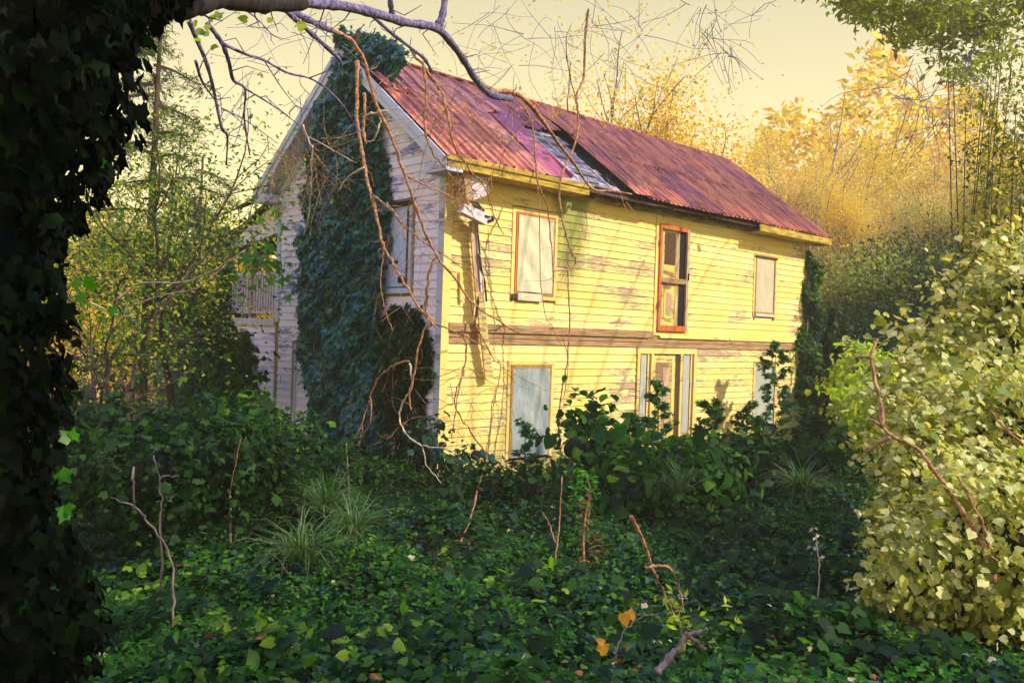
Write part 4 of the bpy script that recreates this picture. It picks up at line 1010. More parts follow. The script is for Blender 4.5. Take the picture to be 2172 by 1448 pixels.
def tree(kind, variant, loc, scale, rz, mat, label, bark='bark_grey', group=None, name='autumn_tree', lsz=1., cat='tree'):
    mb, P, ls = tree_geo(kind, variant); root = empty(name, loc, rz); root.scale = (scale,) * 3; tag(root, label, cat, group)
    ck = (kind, variant, mat, bark, lsz)
    if ck not in _mesh_cache:
        t = mb.build('trunk', M[bark], root, True)
        c = leaf_mesh('crown', P, np.tile([math.cos(-rz) * .5 + math.sin(-rz) * .45, math.sin(-rz) * .5 - math.cos(-rz) * .45, .75], (len(P), 1)), rng.uniform(ls * .6, ls * 1.2, len(P)) * lsz, T_LANCE, M[mat], root, jitter=.6)
        _mesh_cache[ck] = (t.data, c.data)
    else:
        for nm, me in zip(('trunk', 'crown'), _mesh_cache[ck]):
            o = bpy.data.objects.new(nm, me); o.parent = root; COL.objects.link(o)
    return root
def gp(px, depth, lift=0.):
    p = at(px, 760, depth); z = float(ground_z(p[0], p[1])); return (p[0], p[1], z - .1 + lift)
GB = 'trees behind the house'
tree('airy', 1, gp(1135, 33), 1.62, .3, 'leaf_gold', 'tall bare forked tree rising behind the roof with few yellow leaves', 'bark_violet', GB, lsz=.9)
tree('airy', 2, gp(1235, 34), 1.55, 1.9, 'leaf_gold', 'second thin leaning tree behind the roof right of the forked one', 'bark_violet', GB, lsz=.9)
tree('tall', 1, gp(1325, 33), 1.25, .8, 'leaf_gold', 'golden leafed tree over the middle of the ridge', 'bark_grey', GB)
tree('broad', 1, gp(1400, 36), 1.45, 2.2, 'leaf_gold', 'broad orange gold tree over the right half of the ridge', 'bark_grey', GB)
tree('broad', 2, gp(1490, 40), 1.05, 4.0, 'leaf_pink', 'rust coloured tree above the far end of the ridge', 'bark_grey', GB)
tree('broad', 3, gp(1535, 30), .72, 1.0, 'leaf_ygreen', 'small yellow green tree at the far end of the ridge', 'bark_grey', GB)
GH = 'trees on the hillside right of the house'
hill = [('broad', 1, 1590, 38, .95, 'leaf_gold', 'gold tree first on the hillside past the roof end'), ('tall', 2, 1660, 44, 1.15, 'leaf_pink', 'tall pinkish tree above the right roof corner'),
        ('broad', 2, 1700, 34, .85, 'leaf_gold', 'bright gold tree just right of the house corner'), ('broad', 3, 1770, 46, 1.30, 'leaf_pink', 'big pale pink tree on the crest'),
        ('tall', 1, 1830, 38, 1.02, 'leaf_gold', 'slender gold tree with a visible leaning trunk'), ('broad', 1, 1890, 42, 1.25, 'leaf_pink', 'wide russet tree in the middle of the hillside'),
        ('tall', 3, 1950, 36, 1.05, 'leaf_olive', 'olive green tree near the crest on the right'), ('broad', 2, 2010, 44, 1.35, 'leaf_pink', 'pale orange tree behind the olive one'),
        ('broad', 3, 2090, 36, 1.15, 'leaf_gold', 'yellow tree at the upper right of the hillside'), ('tall', 2, 2160, 34, 1.15, 'leaf_olive', 'dark olive tree at the right edge of the hillside'),
        ('low', 1, 1770, 29, 1.25, 'leaf_pink', 'low brownish tree below the hillside crowns'), ('low', 2, 1850, 27, 1.3, 'leaf_olive', 'low dark tree in the hollow right of the house'),
        ('low', 3, 1940, 28, 1.35, 'leaf_dark', 'dark green low tree in the shaded hollow'), ('low', 1, 2030, 27, 1.4, 'leaf_dark', 'dark low tree at the right of the hollow'),
        ('low', 2, 1800, 24, .8, 'leaf_teal', 'bluish green bush in the haze of the hollow'), ('low', 3, 1880, 24, .95, 'leaf_dark', 'deep green bush beneath the hollow trees'),
        ('low', 1, 1990, 23, 1.0, 'leaf_dark', 'deep green bush right of the hollow'), ('airy', 1, 1700, 42, 1.25, 'leaf_pink', 'thin bare crowned tree standing above the rest'),
        ('tall', 3, 1720, 52, 1.5, 'leaf_gold', 'faint gold tree farthest up the hill'), ('broad', 1, 1850, 55, 1.7, 'leaf_gold', 'large hazy gold tree on the far crest'), ('broad', 2, 1960, 56, 1.7, 'leaf_pink', 'large hazy pink tree on the far crest')]
for k, v, px, d, s, m, lb_ in hill: tree(k, v, gp(px, d), s * (.74 if k in ('tall', 'broad') and px > 1600 else 1), px * .37, m, lb_, 'bark_grey', GH, lsz=.72 if d > 33 else 1.)
GL = 'trees and bushes beyond the back porch'
left = [('low', 1, 200, 26, 1.2, 'leaf_gold', 'golden bush in the sun at far left'), ('low', 2, 290, 28, 1.2, 'leaf_gold', 'orange gold bush right of the far left one'), ('low', 3, 380, 27, 1.1, 'leaf_ygreen', 'yellow green bush below the cedar'),
        ('low', 1, 460, 28, 1.3, 'leaf_gold', 'yellow bush beside the back porch'), ('broad', 2, 330, 38, 1.0, 'leaf_gold', 'sunny gold tree behind the cedar'), ('broad', 3, 450, 40, 1.0, 'leaf_ygreen', 'yellow green tree between cedar and porch'),
        ('broad', 1, 210, 36, 1.1, 'leaf_olive', 'olive tree behind the ivy cloaked trunk'), ('low', 2, 440, 20, .8, 'leaf_teal', 'bluish bush seen left of the porch railing'), ('broad', 1, 540, 46, .95, 'leaf_gold', 'pale gold tree left of the gable'),
        ('low', 3, 540, 26, 1.2, 'leaf_gold', 'gold bush seen through the porch railing')]
for k, v, px, d, s, m, lb_ in left: tree(k, v, gp(px, d), s, px * .61, m, lb_, 'bark_grey', GL)
GOLDB = [('golden_bush', [(190, 770, 24, 60), (230, 830, 23, 60), (170, 840, 22, 50)], 'pale gold sunlit bush at the far left beyond the dark bramble', 'leaf_pink'),
         ('golden_bush', [(300, 800, 23, 55), (360, 760, 25, 55), (330, 720, 27, 50), (270, 720, 26, 50), (400, 700, 27, 45)], 'orange gold sunlit bush left of the porch', 'leaf_gold'),
         ('golden_bush', [(420, 820, 21, 42), (380, 830, 21, 40), (450, 780, 23, 36)], 'bright yellow green bush in the sun below the cedar', 'leaf_ygreen'),
         ('golden_bush', [(270, 640, 30, 70), (350, 600, 31, 70), (430, 640, 30, 60), (200, 660, 30, 60)], 'wide yellow green thicket glowing behind the cedars', 'leaf_ygreen'),
         ('golden_bush', [(540, 560, 26, 55), (480, 520, 28, 60), (560, 640, 25, 40)], 'gold foliage showing through the porch', 'leaf_gold')]
# cedar
def cedar(px, depth, H, W2, label, seed, n=34, lo_=.12):
    R.seed(seed); b = Vector(gp(px, depth)); root = tag(empty('cedar_tree', b), label, 'tree', 'cedars on the left'); mb = MB()
    mb.tube([Vector((0, 0, 0)), Vector((.1, 0, H * .5)), Vector((.15, .1, H))], [.10, .07, .02], 8); P = []; D = []
    for k in range(n):
        z = H * (lo_ + (.98 - lo_) * k / n); a = R.uniform(0, 6.28); ln = W2 * (1 - .55 * (z / H) ** 1.5) * R.uniform(.6, 1.1)
        d = Vector((math.cos(a), math.sin(a), R.uniform(-.1, .25))); pts = [Vector((.08, 0, z))]
        for q in range(6): d = (d + Vector((R.gauss(0, .12), R.gauss(0, .12), -.09))).normalized(); pts.append(pts[-1] + d * ln / 6)
        mb.tube(pts, list(np.linspace(.035, .006, 7)), 4)
        for q in range(1, 7):
            for s in range(6):
                sd = (Vector((R.gauss(0, 1), R.gauss(0, 1), R.gauss(-.35, .45)))).normalized(); l2 = R.uniform(.2, .6) * (1.1 - q * .08); p2 = pts[q] + sd * l2
                mb.tube([pts[q], p2], [.005, .002], 3, cap=False)
                for w_ in range(9):
                    t = R.random(); p = pts[q].lerp(p2, t); P.append((p.x + R.gauss(0, .035), p.y + R.gauss(0, .035), p.z + R.gauss(0, .035))); D.append(tuple(sd))
    mb.build('trunk', M['bark_cedar'], root)
    leaf_mesh('crown', P, np.tile([0, 0, 1.], (len(P), 1)), rng.uniform(.07, .15, len(P)), T_NEEDLE, M['leaf_cedar'], root, tipdir=D, jitter=.9)
cedar(300, 15.5, 8.8, 2.1, 'tall dark cedar with drooping sprays left of the house', 5, 40, .20)
for v_, px_, d_, s_, lb_ in ((4, 250, 13.0, .95, 'loose olive leafed tree just right of the ivy cloaked trunk'), (5, 370, 16.0, 1.0, 'tangled small leafed tree in front of the golden thicket'), (6, 180, 11.0, .8, 'thin young tree half behind the ivy cloaked trunk'), (7, 450, 19.5, .85, 'small olive tree just left of the back porch')):
    tree('sparse', v_, gp(px_, d_), s_, v_ * 1.3, 'leaf_tangle', lb_, 'bark_cedar', 'small trees left of the house', lsz=.75, name='leafy_tree')
cedar(400, 19, 6.2, 1.9, 'smaller cedar beside the back porch', 14, 18, .40)
# far wood that reads as one mass behind everything
P = []; nrm = []
for _ in range(30000):
    px = R.uniform(-100, 2350); dpt = R.uniform(60, 85); h = 7 + 3.0 * math.sin(px * .011) + 2 * math.sin(px * .031 + 1) + (5 if px > 1550 else 0) ; p = at(px, 760, dpt); z0 = float(ground_z(p[0], p[1])); P.append((p[0], p[1], z0 + R.uniform(0, h) ** 1.0 * 1.0))
tag(leaf_mesh('far_wood', P, np.tile([0, -.3, 1.], (len(P), 1)), rng.uniform(.5, 1.1, len(P)), T_LANCE, M['leaf_gold'], jitter=1), 'distant golden wood closing the view behind the trees', 'wood', kind='stuff')

# unseen trees added to the right to shade the foreground and dapple the roof
def shade_tree(x, y, zc, rad, n, label, size=.24, open_=.0):
    z0 = float(ground_z(x, y)); root = tag(empty('shade_tree', (x, y, z0)), label, 'tree', 'unseen trees added to shade the ground'); out, tips = [], []
    grow(Vector((0, 0, 0)), Vector((0, 0, 1)), (zc - z0) * .62, .2, 2, out, tips, .6, .15, 3); mb = MB()
    for pts, rd, lv in out: mb.tube(pts, rd, 6, cap=False)
    mb.build('trunk', M['bark_dark'], root)
    d = norm(rng.normal(0, 1, (n, 3))); q = rng.uniform(.25, 1, n) ** .5 * (1 + .15 * np.sin(d[:, 0] * 6) + .15 * np.sin(d[:, 2] * 5 + d[:, 1] * 4)); P = d * q[:, None] * [rad, rad, rad * .8] + [0, 0, zc - z0]
    P = P[(np.sin(P[:, 0] * 4.1 + x) * np.sin(P[:, 1] * 3.7) * np.sin(P[:, 2] * 4.3 + y)) > -.12]
    if open_: P = P[np.sin(P[:, 0] * 3.1) * np.sin(P[:, 1] * 2.7) * np.sin(P[:, 2] * 3.3) > -open_ * .1]
    leaf_mesh('crown', P, np.tile([0, 0, 1.], (len(P), 1)), rng.uniform(size * .6, size * 1.2, len(P)), T_LANCE, M['leaf_dark'], root, jitter=1)
shade_tree(3.3, -.6, 5.2, 2.7, 3600, 'unseen dense tree added for shade behind the photographer')
shade_tree(6.0, 1.3, 5.0, 2.6, 3300, 'unseen dense tree added for shade to the right of the photographer')
shade_tree(9.9, 8.6, 1.6, 2.0, 3000, 'unseen tree added for shade just beyond the right edge of the view')
# unseen tall tree, its crown placed along sun rays to dapple the roof
z0 = float(ground_z(15, 8)); hl = tag(empty('shade_tree', (15, 8, z0)), 'unseen tall tree right of the house, crown placed to dapple the roof', 'tree')
MB().tube(smooth_path([Vector((0, 0, 0)), Vector((.2, .3, 4)), Vector((0, 1, 8)), Vector((-.5, 2, 13))], 4), list(np.linspace(.28, .08, 13)), 8).build('trunk', M['bark_grey'], hl)
cl = []
for k_ in range(7):
    X_, s_, t_ = .2 + k_ * 1.8, 2.2, R.uniform(5.5, 7.5); q_ = RP(X_, s_, 0); q_ = Vector(tuple(h2w(*q_))) + to_sun * t_
    e_ = q_ - Vector((15, 8, z0)); MB().tube(smooth_path([Vector((0, .8, 8)), e_ * .5 + Vector((0, 0, 5.8)), e_], 4), list(np.linspace(.03, .008, 9)), 5).build('limb', M['bark_grey'], hl)
for _ in range(400):
    X_ = R.uniform(-.3, 11.8) ; s_ = SL * R.uniform(.12, 1.05) ** .7 - (.0 if X_ < 3 else R.uniform(0, .6)); t_ = R.uniform(4.8, 8)
    c_ = Vector(tuple(h2w(*RP(X_, s_, 0)))) + to_sun * t_ - Vector((15, 8, z0))
    cl += [tuple(c_ + Vector((R.gauss(0, .2), R.gauss(0, .2), R.gauss(0, .1)))) for _ in range(44)]
leaf_mesh('crown', cl, np.tile([.4, -.3, .8], (len(cl), 1)), rng.uniform(.14, .25, len(cl)), T_LANCE, M['leaf_olive'], hl, jitter=.7)

# ------------------------------------------------------------------ sunlit kudzu thicket on the right
def blob_leaves(blobs, per_m2, size, tmpl, mat, root, fill=.25, rough=1., bias=(0, 0, .45)):
    """leaf sprays: little groups of leaves set on and beyond an uneven blob, so the outline breaks up"""
    Ps, Ns = [], []
    for c, r in blobs:
        c = np.array(c); r = np.array(r if hasattr(r, '__len__') else (r, r, r)); area = 4 * math.pi * (np.mean(r ** 2)); n = int(area * per_m2 / 9) + 4
        d = norm(rng.normal(0, 1, (n, 3))); bumpy = 1 + rough * (.16 * np.sin(d[:, 0] * 7 + c[0] * 3) + .13 * np.sin(d[:, 2] * 9 + c[1] * 2) + .1 * np.sin(d[:, 1] * 11))
        rr = bumpy * (1 - fill * rng.uniform(0, 1, n) ** 2 + rough * .16 * np.abs(rng.normal(0, 1, n)) ** 1.5)
        cc = c + d * r * rr[:, None]; sp = np.minimum(.28, .16 * np.mean(r) + size * .9)
        p = np.repeat(cc, 9, 0) + rng.normal(0, 1, (n * 9, 3)) * sp * np.array([1, 1, .75]); dn = np.repeat(d, 9, 0)
        keep = rng.uniform(0, 1, len(p)) < .96
        for c2, r2 in blobs:
            r2 = np.array(r2 if hasattr(r2, '__len__') else (r2,) * 3)
            keep &= np.sum(((p - np.array(c2)) / (r2 * .68)) ** 2, 1) > 1
        keep &= p[:, 2] > ground_z(p[:, 0], p[:, 1]) - .05
        Ps.append(p[keep]); Ns.append(dn[keep] * .8 + np.array(bias))
    P = np.concatenate(Ps); Nn = np.concatenate(Ns); b = np.array(root.location)
    return leaf_mesh('leaves', P - b, Nn, size * .82 * np.exp(np.clip(rng.normal(0, .38, len(P)), -.9, .8)), tmpl, mat, root, tipdir=np.tile([0, 0, -.7], (len(P), 1)), jitter=.6)
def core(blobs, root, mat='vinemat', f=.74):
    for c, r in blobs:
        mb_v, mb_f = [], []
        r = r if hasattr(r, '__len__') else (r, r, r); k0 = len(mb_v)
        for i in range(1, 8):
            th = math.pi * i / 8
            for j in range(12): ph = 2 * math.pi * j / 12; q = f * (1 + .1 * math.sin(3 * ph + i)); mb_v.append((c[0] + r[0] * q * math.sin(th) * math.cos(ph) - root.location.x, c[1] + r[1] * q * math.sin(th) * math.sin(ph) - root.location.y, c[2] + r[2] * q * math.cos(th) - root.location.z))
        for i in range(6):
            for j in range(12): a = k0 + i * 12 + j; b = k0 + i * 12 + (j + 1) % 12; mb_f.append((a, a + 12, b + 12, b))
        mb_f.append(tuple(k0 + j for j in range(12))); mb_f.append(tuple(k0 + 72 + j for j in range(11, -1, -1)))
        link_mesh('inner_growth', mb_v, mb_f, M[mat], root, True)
def shrub(name, blobs_px, label, mat, size=.10, dens=420, tmpl=T_HEART, cat='shrub', group=None, bark='bark_dark', inner='vinemat', rough=1., corefill=.62, bias=(0, 0, .45)):
    """blobs in (px, py, depth, radius px)"""
    bl = [(at(x, y, d), (r / F_PX * d, r / F_PX * d * .9, r / F_PX * d)) for x, y, d, r in blobs_px]
    c = np.mean([b[0] for b in bl], 0); z = float(ground_z(c[0], c[1])); root = tag(empty(name, (c[0], c[1], z)), label, cat, group)
    corefill and core(bl, root, inner, corefill); blob_leaves(bl, dens, size, tmpl, mat, root, rough=rough, bias=bias)
    mb = MB()
    for cc, r in bl:
        for _ in range(2):
            e = Vector(tuple(cc)) + Vector((R.gauss(0, .3) * r[0], R.gauss(0, .3) * r[0], R.gauss(.1, .3) * r[2])) - root.location; mid = e * .5 + Vector((R.gauss(0, .1), R.gauss(0, .1), .1)); mb.tube(smooth_path([Vector((R.gauss(0, .1), R.gauss(0, .1), 0)), mid, e], 4), list(np.linspace(.015, .005, 9)), 5)
    mb.build('stems', M[bark], root)['kind'] = 'stuff'; return root
GK = 'kudzu mounds on the right'
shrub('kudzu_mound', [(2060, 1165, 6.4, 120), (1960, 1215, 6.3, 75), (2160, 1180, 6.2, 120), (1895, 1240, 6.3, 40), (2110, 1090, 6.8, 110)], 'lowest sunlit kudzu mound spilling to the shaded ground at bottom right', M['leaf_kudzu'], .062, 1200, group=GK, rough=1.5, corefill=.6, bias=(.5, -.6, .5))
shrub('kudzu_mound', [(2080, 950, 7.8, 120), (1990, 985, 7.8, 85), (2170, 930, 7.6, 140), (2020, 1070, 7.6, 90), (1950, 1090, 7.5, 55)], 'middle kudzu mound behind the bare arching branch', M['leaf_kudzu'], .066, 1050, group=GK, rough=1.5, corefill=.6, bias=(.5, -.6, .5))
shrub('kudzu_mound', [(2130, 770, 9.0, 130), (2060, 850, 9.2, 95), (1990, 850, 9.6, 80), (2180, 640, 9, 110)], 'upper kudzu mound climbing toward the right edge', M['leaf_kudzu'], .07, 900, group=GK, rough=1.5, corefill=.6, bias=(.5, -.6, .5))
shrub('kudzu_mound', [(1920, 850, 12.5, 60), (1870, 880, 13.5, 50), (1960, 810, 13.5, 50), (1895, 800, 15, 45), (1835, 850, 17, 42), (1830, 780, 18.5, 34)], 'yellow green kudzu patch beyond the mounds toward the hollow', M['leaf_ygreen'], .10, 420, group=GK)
shrub('vine_covered_tree', [(2115, 560, 9.6, 75), (2150, 440, 9.8, 75), (2120, 330, 10, 50), (2150, 240, 10, 55), (2175, 350, 9.6, 70), (2065, 650, 9.8, 45)], 'vine draped tree rising up the right edge above the kudzu', M['leaf_draped'], .06, 950, T_LANCE, 'tree', rough=2.2, corefill=0, bark='bark_cedar')
shrub('vine_covered_tree', [(2060, 215, 10.6, 30), (2020, 160, 10.6, 16), (2090, 140, 10.8, 32), (2140, 140, 10.6, 40), (2120, 60, 10.8, 30)], 'darker leafy branch tops in the upper right corner', M['leaf_olive'], .06, 420, T_LANCE, 'tree', bark='bark_cedar', rough=2., corefill=0)
twignet([(1950, 150), (1900, 190), (2000, 260), (1960, 220), (2050, 130)], 'sparse twigs with few leaves reaching in at upper right', 10.5, 60, .8, 'bark_violet', .005, leaf=(M['leaf_olive'], 3, .05))
twignet([(1480, 20), (1510, 60), (1600, 30), (1560, 10), (1540, 110)], 'thin twigs hanging in from the top edge over the ridge', 9.5, 40, .5, 'bark_violet', .004, leaf=(M['leaf_pink'], 3, .04))
twignet([(1050, 40), (1120, 80), (1010, 100), (1180, 60), (1080, 150), (980, 180)], 'leafy twigs above the middle of the roof', 10.5, 40, .8, 'bark_violet', .004, leaf=(M['leaf_gold'], 8, .045))
twignet([(1250, 60), (1300, 110), (1350, 60), (1280, 30), (1330, 150)], 'gold leaved twigs over the ridge right of the long vine', 11.5, 34, .8, 'bark_violet', .004, leaf=(M['leaf_gold'], 12, .05))
twignet([(620, 60), (560, 70), (670, 50), (530, 150), (640, 200)], 'hair thin twigs against the sky left of the gable', 7.5, 34, .5, 'bark_violet', .003, leaf=(M['leaf_olive'], 2, .03))
for nm_, bl_, lb_, mt_ in GOLDB: shrub(nm_, bl_, lb_, M[mt_], .20, 60, T_LANCE, 'bush', GL, rough=1.3)
# sun-flecked vines between the ivy corner and the kudzu
column('vine_column', 0, 0, -2.4, .1, .55, 2400, .12, M['leaf_ygreen'], 'sunlit yellow green vines hanging right of the ivy corner', world=at(1812, 760, 20.5), cat='vine', tmpl=T_HEART)
column('vine_column', 0, 0, -2.4, .9, .40, 2200, .12, M['leaf_dark'], 'dark leafy vine column standing off the right corner', world=at(1765, 760, 21.6), cat='vine', tmpl=T_HEART)

# ------------------------------------------------------------------ shrubs in the foreground and along the wall
GS = 'dark brambles left of the gable'
shrub('bramble', [(255, 940, 9.5, 78), (380, 950, 9.3, 66), (190, 1000, 8.6, 75)], 'dark bramble nearest the ivy cloaked trunk', M['leaf_dark'], .085, 520, T_IVY, group=GS)
shrub('bramble', [(480, 915, 11.5, 58), (560, 915, 11.5, 55), (630, 945, 11.2, 46), (530, 860, 13, 34)], 'green bramble under the lean-to wall', M['leaf_ground'], .085, 520, T_IVY, group=GS)
shrub('bramble', [(460, 980, 8.6, 95), (330, 1010, 7.8, 80), (590, 1000, 9.6, 70)], 'low black green bramble in the middle of the left foreground', M['leaf_dark'], .08, 560, T_IVY, group=GS)
shrub('bramble', [(700, 1010, 10.6, 55), (760, 1000, 11, 45)], 'small dark bramble before the foot of the ivy', M['leaf_dark'], .07, 560, T_IVY, group=GS)
shrub('bramble', [(475, 720, 16.5, 28), (450, 780, 16.5, 34), (500, 800, 16, 40)], 'leafy bramble before the back porch', M['leaf_ground'], .12, 320, T_HEART, group=GS)
shrub('bramble', [(905, 930, 12.6, 30), (960, 985, 12.4, 28), (1010, 965, 12.6, 18)], 'trailing vine leaves at the foot of the near corner', M['leaf_blue'], .10, 200, T_HEART, inner='vinemat')
def sapling(px, py_top, py_bot, depth, wpx, label, mat, tmpl, size, n, name='sapling', group=None, bark='bark_grey', shape=1.0):
    b = at(px, py_bot, depth); top = at(px + R.uniform(-8, 8), py_top, depth); H = top[2] - b[2]; root = tag(empty(name, tuple(b)), label, 'sapling', group); wr = wpx / F_PX * depth
    mb = MB(); st = smooth_path([Vector((0, 0, -.4)), Vector((R.gauss(0, .03), 0, H * .4)), Vector(tuple(top - b))], 6); mb.tube(st, list(np.linspace(.018, .005, len(st))), 5); P = []; T = []
    nb = max(10, int(H * 17))
    for k in range(nb):
        t = (k + .5) / nb; a = R.uniform(0, 6.28); base = Vector(tuple((top - b) * t)); ln = wr * (1 - t * .75) ** shape * R.uniform(.55, 1.1); d = Vector((math.cos(a), math.sin(a), R.uniform(.05, .5)))
        e = base + d * ln; mb.tube([base, base.lerp(e, .5) + Vector((0, 0, .02)), e], [.006, .004, .002], 4)
        for q in range(max(3, n // nb)):
            u = R.uniform(.25, 1.05); p = base.lerp(e, u); P.append((p.x + R.gauss(0, .03), p.y + R.gauss(0, .03), p.z + R.gauss(0, .03))); T.append((d.x, d.y, -.2))
    mb.build('stem', M[bark], root)
    leaf_mesh('leaves', P, np.tile([0, 0, 1.], (len(P), 1)), rng.uniform(size * .6, size * 1.25, len(P)), tmpl, mat, root, tipdir=T, jitter=.45)
sapling(1640, 728, 960, 18.6, 82, 'tall maple sapling before the lower right window', M['leaf_sapling'], T_MAPLE, .125, 900)
sapling(1390, 808, 980, 15.4, 66, 'young sapling in front of the sidelight door', M['leaf_sapling'], T_MAPLE, .105, 700)
sapling(1510, 850, 985, 16.2, 66, 'low bushy sapling right of the door', M['leaf_ground'], T_MAPLE, .105, 760)
sapling(1110, 895, 1010, 12.9, 50, 'small sapling climbing before the lower left window', M['leaf_sapling'], T_MAPLE, .09, 260)
sapling(1330, 880, 1020, 14.0, 70, 'leafy sapling between window and door', M['leaf_ground'], T_MAPLE, .10, 700)
sapling(1590, 860, 985, 16.6, 60, 'bushy seedling left of the maple sapling', M['leaf_ground'], T_MAPLE, .11, 700)
sapling(1720, 870, 990, 17.5, 62, 'dark seedling at the right end of the wall', M['leaf_ground'], T_MAPLE, .11, 700)
sapling(1440, 930, 1010, 14.2, 60, 'feathery bright green weed below the door', M['leaf_ground'], T_LANCE, .06, 700, 'weed')
sapling(1240, 1000, 1090, 10.6, 45, 'bright green seedling under the kudzu shrub', M['leaf_bright'], T_LANCE, .09, 150, 'weed')
sapling(730, 940, 1130, 9.4, 60, 'feathery green weed at the foot of the ivy', M['leaf_ground'], T_NEEDLE, .08, 900, 'weed')
sapling(640, 1000, 1120, 9.0, 60, 'dark feathery weed left of the pale stems', M['leaf_ground'], T_NEEDLE, .08, 800, 'weed')
sapling(490, 990, 1120, 8.6, 70, 'dim feathery weed in the left foreground', M['leaf_dark'], T_NEEDLE, .08, 800, 'weed')
sapling(1700, 1010, 1080, 12.5, 60, 'ferny weed in the shade before the right end of the wall', M['leaf_ground'], T_NEEDLE, .08, 600, 'weed')
sapling(1250, 1050, 1210, 8.4, 34, 'rust red dead weed in the middle of the ground cover', M['leaf_red'], T_NEEDLE, .06, 150, 'weed', bark='bark_orange')
sapling(1840, 1060, 1170, 8.4, 18, 'pale yellow flowering stalk at the edge of the shade', M['leaf_ygreen'], T_LANCE, .04, 160, 'weed')
shrub('kudzu_shrub', [(1250, 895, 12.6, 36), (1225, 950, 12.2, 45), (1290, 950, 12.4, 42), (1340, 970, 12.6, 38)], 'kudzu shrub with big round leaves against the wall', M['leaf_ground'], .14, 140, T_HEART, rough=1.6)
shrub('kudzu_shrub', [(1420, 1000, 11.6, 62), (1330, 1035, 11, 62), (1500, 1010, 12, 60)], 'low kudzu shrub in the shade below the door', M['leaf_ground'], .13, 190, T_HEART)
shrub('kudzu_shrub', [(1600, 990, 13.5, 60), (1700, 985, 14.5, 60), (1790, 970, 16, 50)], 'dark low kudzu shrub before the right end of the wall', M['leaf_dark'], .12, 230, T_HEART)
shrub('kudzu_shrub', [(1040, 1040, 11.6, 45), (1130, 1045, 11.4, 50), (960, 1060, 11.2, 40)], 'low dark kudzu shrub along the front by the near corner', M['leaf_dark'], .10, 300, T_HEART)

# ------------------------------------------------------------------ ground cover
def bump_h(x, y): return .14 + .12 * np.sin(x * 2.7 + 1.1 * np.sin(y * 1.9)) * np.sin(y * 2.9 + .8) + .10 * np.sin(x * 1.9 + y * .7) * np.sin(y * 1.6 - x * .5) + .06 * np.sin(x * 4.3 + 1.7 * y) + .05 * np.sin(5.1 * y - 2.2 * x)
def cover(name, n, mat, size, tmpl, ylo, yhi, label, power=1.6, extra=.12, patch=None):
    y = ylo + (yhi - ylo) * rng.uniform(0, 1, n * 2) ** power; x = (rng.uniform(-.66, .66, n * 2)) * (y + 1.2)
    X = (x - C0[0]) * AX[0] + (y - C0[1]) * AX[1]; Y = (x - C0[0]) * AY[0] + (y - C0[1]) * AY[1]
    k = ~((X > -.05) & (Y > -.02) & (X < L + .1) & (Y < 7.2))
    if patch is not None: k &= patch(x, y)
    x, y = x[k][:n], y[k][:n]
    z = ground_z(x, y) + np.maximum(.01, bump_h(x, y)) + rng.uniform(-.04, extra, len(x))
    sz = size * .8 * np.exp(np.clip(rng.normal(0, .36, len(x)), -.9, .62))
    tag(leaf_mesh(name, np.stack([x, y, z], -1), np.tile([0, -.25, 1.], (len(x), 1)), sz, tmpl, mat, jitter=.42), label, 'ground cover', kind='stuff')
cover('ground_cover', 50000, M['leaf_ground'], .066, T_IVY, 2.2, 22, 'carpet of green ivy and kudzu leaves covering the ground')
cover('ground_cover', 46000, M['leaf_ground'], .062, T_HEART, 2.2, 20, 'rounder kudzu and bindweed leaves mixed into the ivy carpet')
cover('weeds', 34000, M['leaf_weed'], .055, T_LANCE, 3, 15, 'fine bright green weeds growing up through the ivy', 1.2, .24, lambda x, y: np.sin(x * 1.4 + 3 + np.sin(y)) * np.sin(y * 1.2 + x * .4) > .05)
cover('ground_cover', 26000, M['leaf_blue'], .07, T_IVY, 2.4, 13, 'darker blue green ivy leaves threaded through the ground cover', 1.3, .10, lambda x, y: np.sin(x * 1.1 + 2) * np.sin(y * 1.3) > -.15)
cover('ground_cover', 2200, M['leaf_lime'], .075, T_HEART, 4.2, 9.5, 'larger pale kudzu leaves standing above the ivy', 1.2, .22, lambda x, y: (np.sin(x * 1.7 + .5) * np.sin(y * 1.9 + 1) > .25) & (x < .5))
cover('ground_cover', 26000, M['leaf_dark'], .10, T_HEART, 5, 26, 'dark leaf carpet farther back round the house', 1.0, .16)
cover('dry_leaves', 700, M['leaf_red'], .05, T_HEART, 3, 12, 'scattered rust brown dead leaves in the ground cover', 1.4, .14)
cover('dry_leaves', 420, M['leaf_dry'], .05, T_IVY, 3, 12, 'scattered pale dry leaves lying on the ground cover', 1.4, .16)
# grass clumps
def grassclump(px, py, depth, n, ln, label, mat='grass'):
    b = at(px, py, depth); root = tag(empty('grass_clump', tuple(b)), label, 'grass', 'grass clumps in the ground cover'); n = n * 3; a = rng.uniform(0, 2 * np.pi, n); sp = rng.uniform(.3, 2.4, n)
    T = np.stack([np.cos(a) * sp, np.sin(a) * sp, np.ones(n)], -1); Nn = np.stack([np.cos(a), np.sin(a), -.2 + 0 * a], -1)
    P = rng.normal(0, .04, (n, 3)) * [1, 1, .2]; T = norm(T); Y = T
    leaf_mesh('blades', P, np.cross(np.cross(Y, [0, 0, 1.]), Y) + .01, rng.uniform(ln * .5, ln * 1.1, n), T_BLADE, M[mat], root, tipdir=T * 4, jitter=.1)
grassclump(640, 1190, 6.6, 60, .5, 'arching pale green grass clump in the left foreground')
grassclump(745, 1130, 7.8, 60, .5, 'grass clump right of the pale arching one')
grassclump(690, 1080, 8.6, 50, .55, 'grass clump behind the two foreground ones')
grassclump(1700, 1040, 11, 60, .6, 'shaded grass clump before the right end of the wall')
grassclump(1440, 1045, 10.5, 40, .5, 'fine grass below the door')
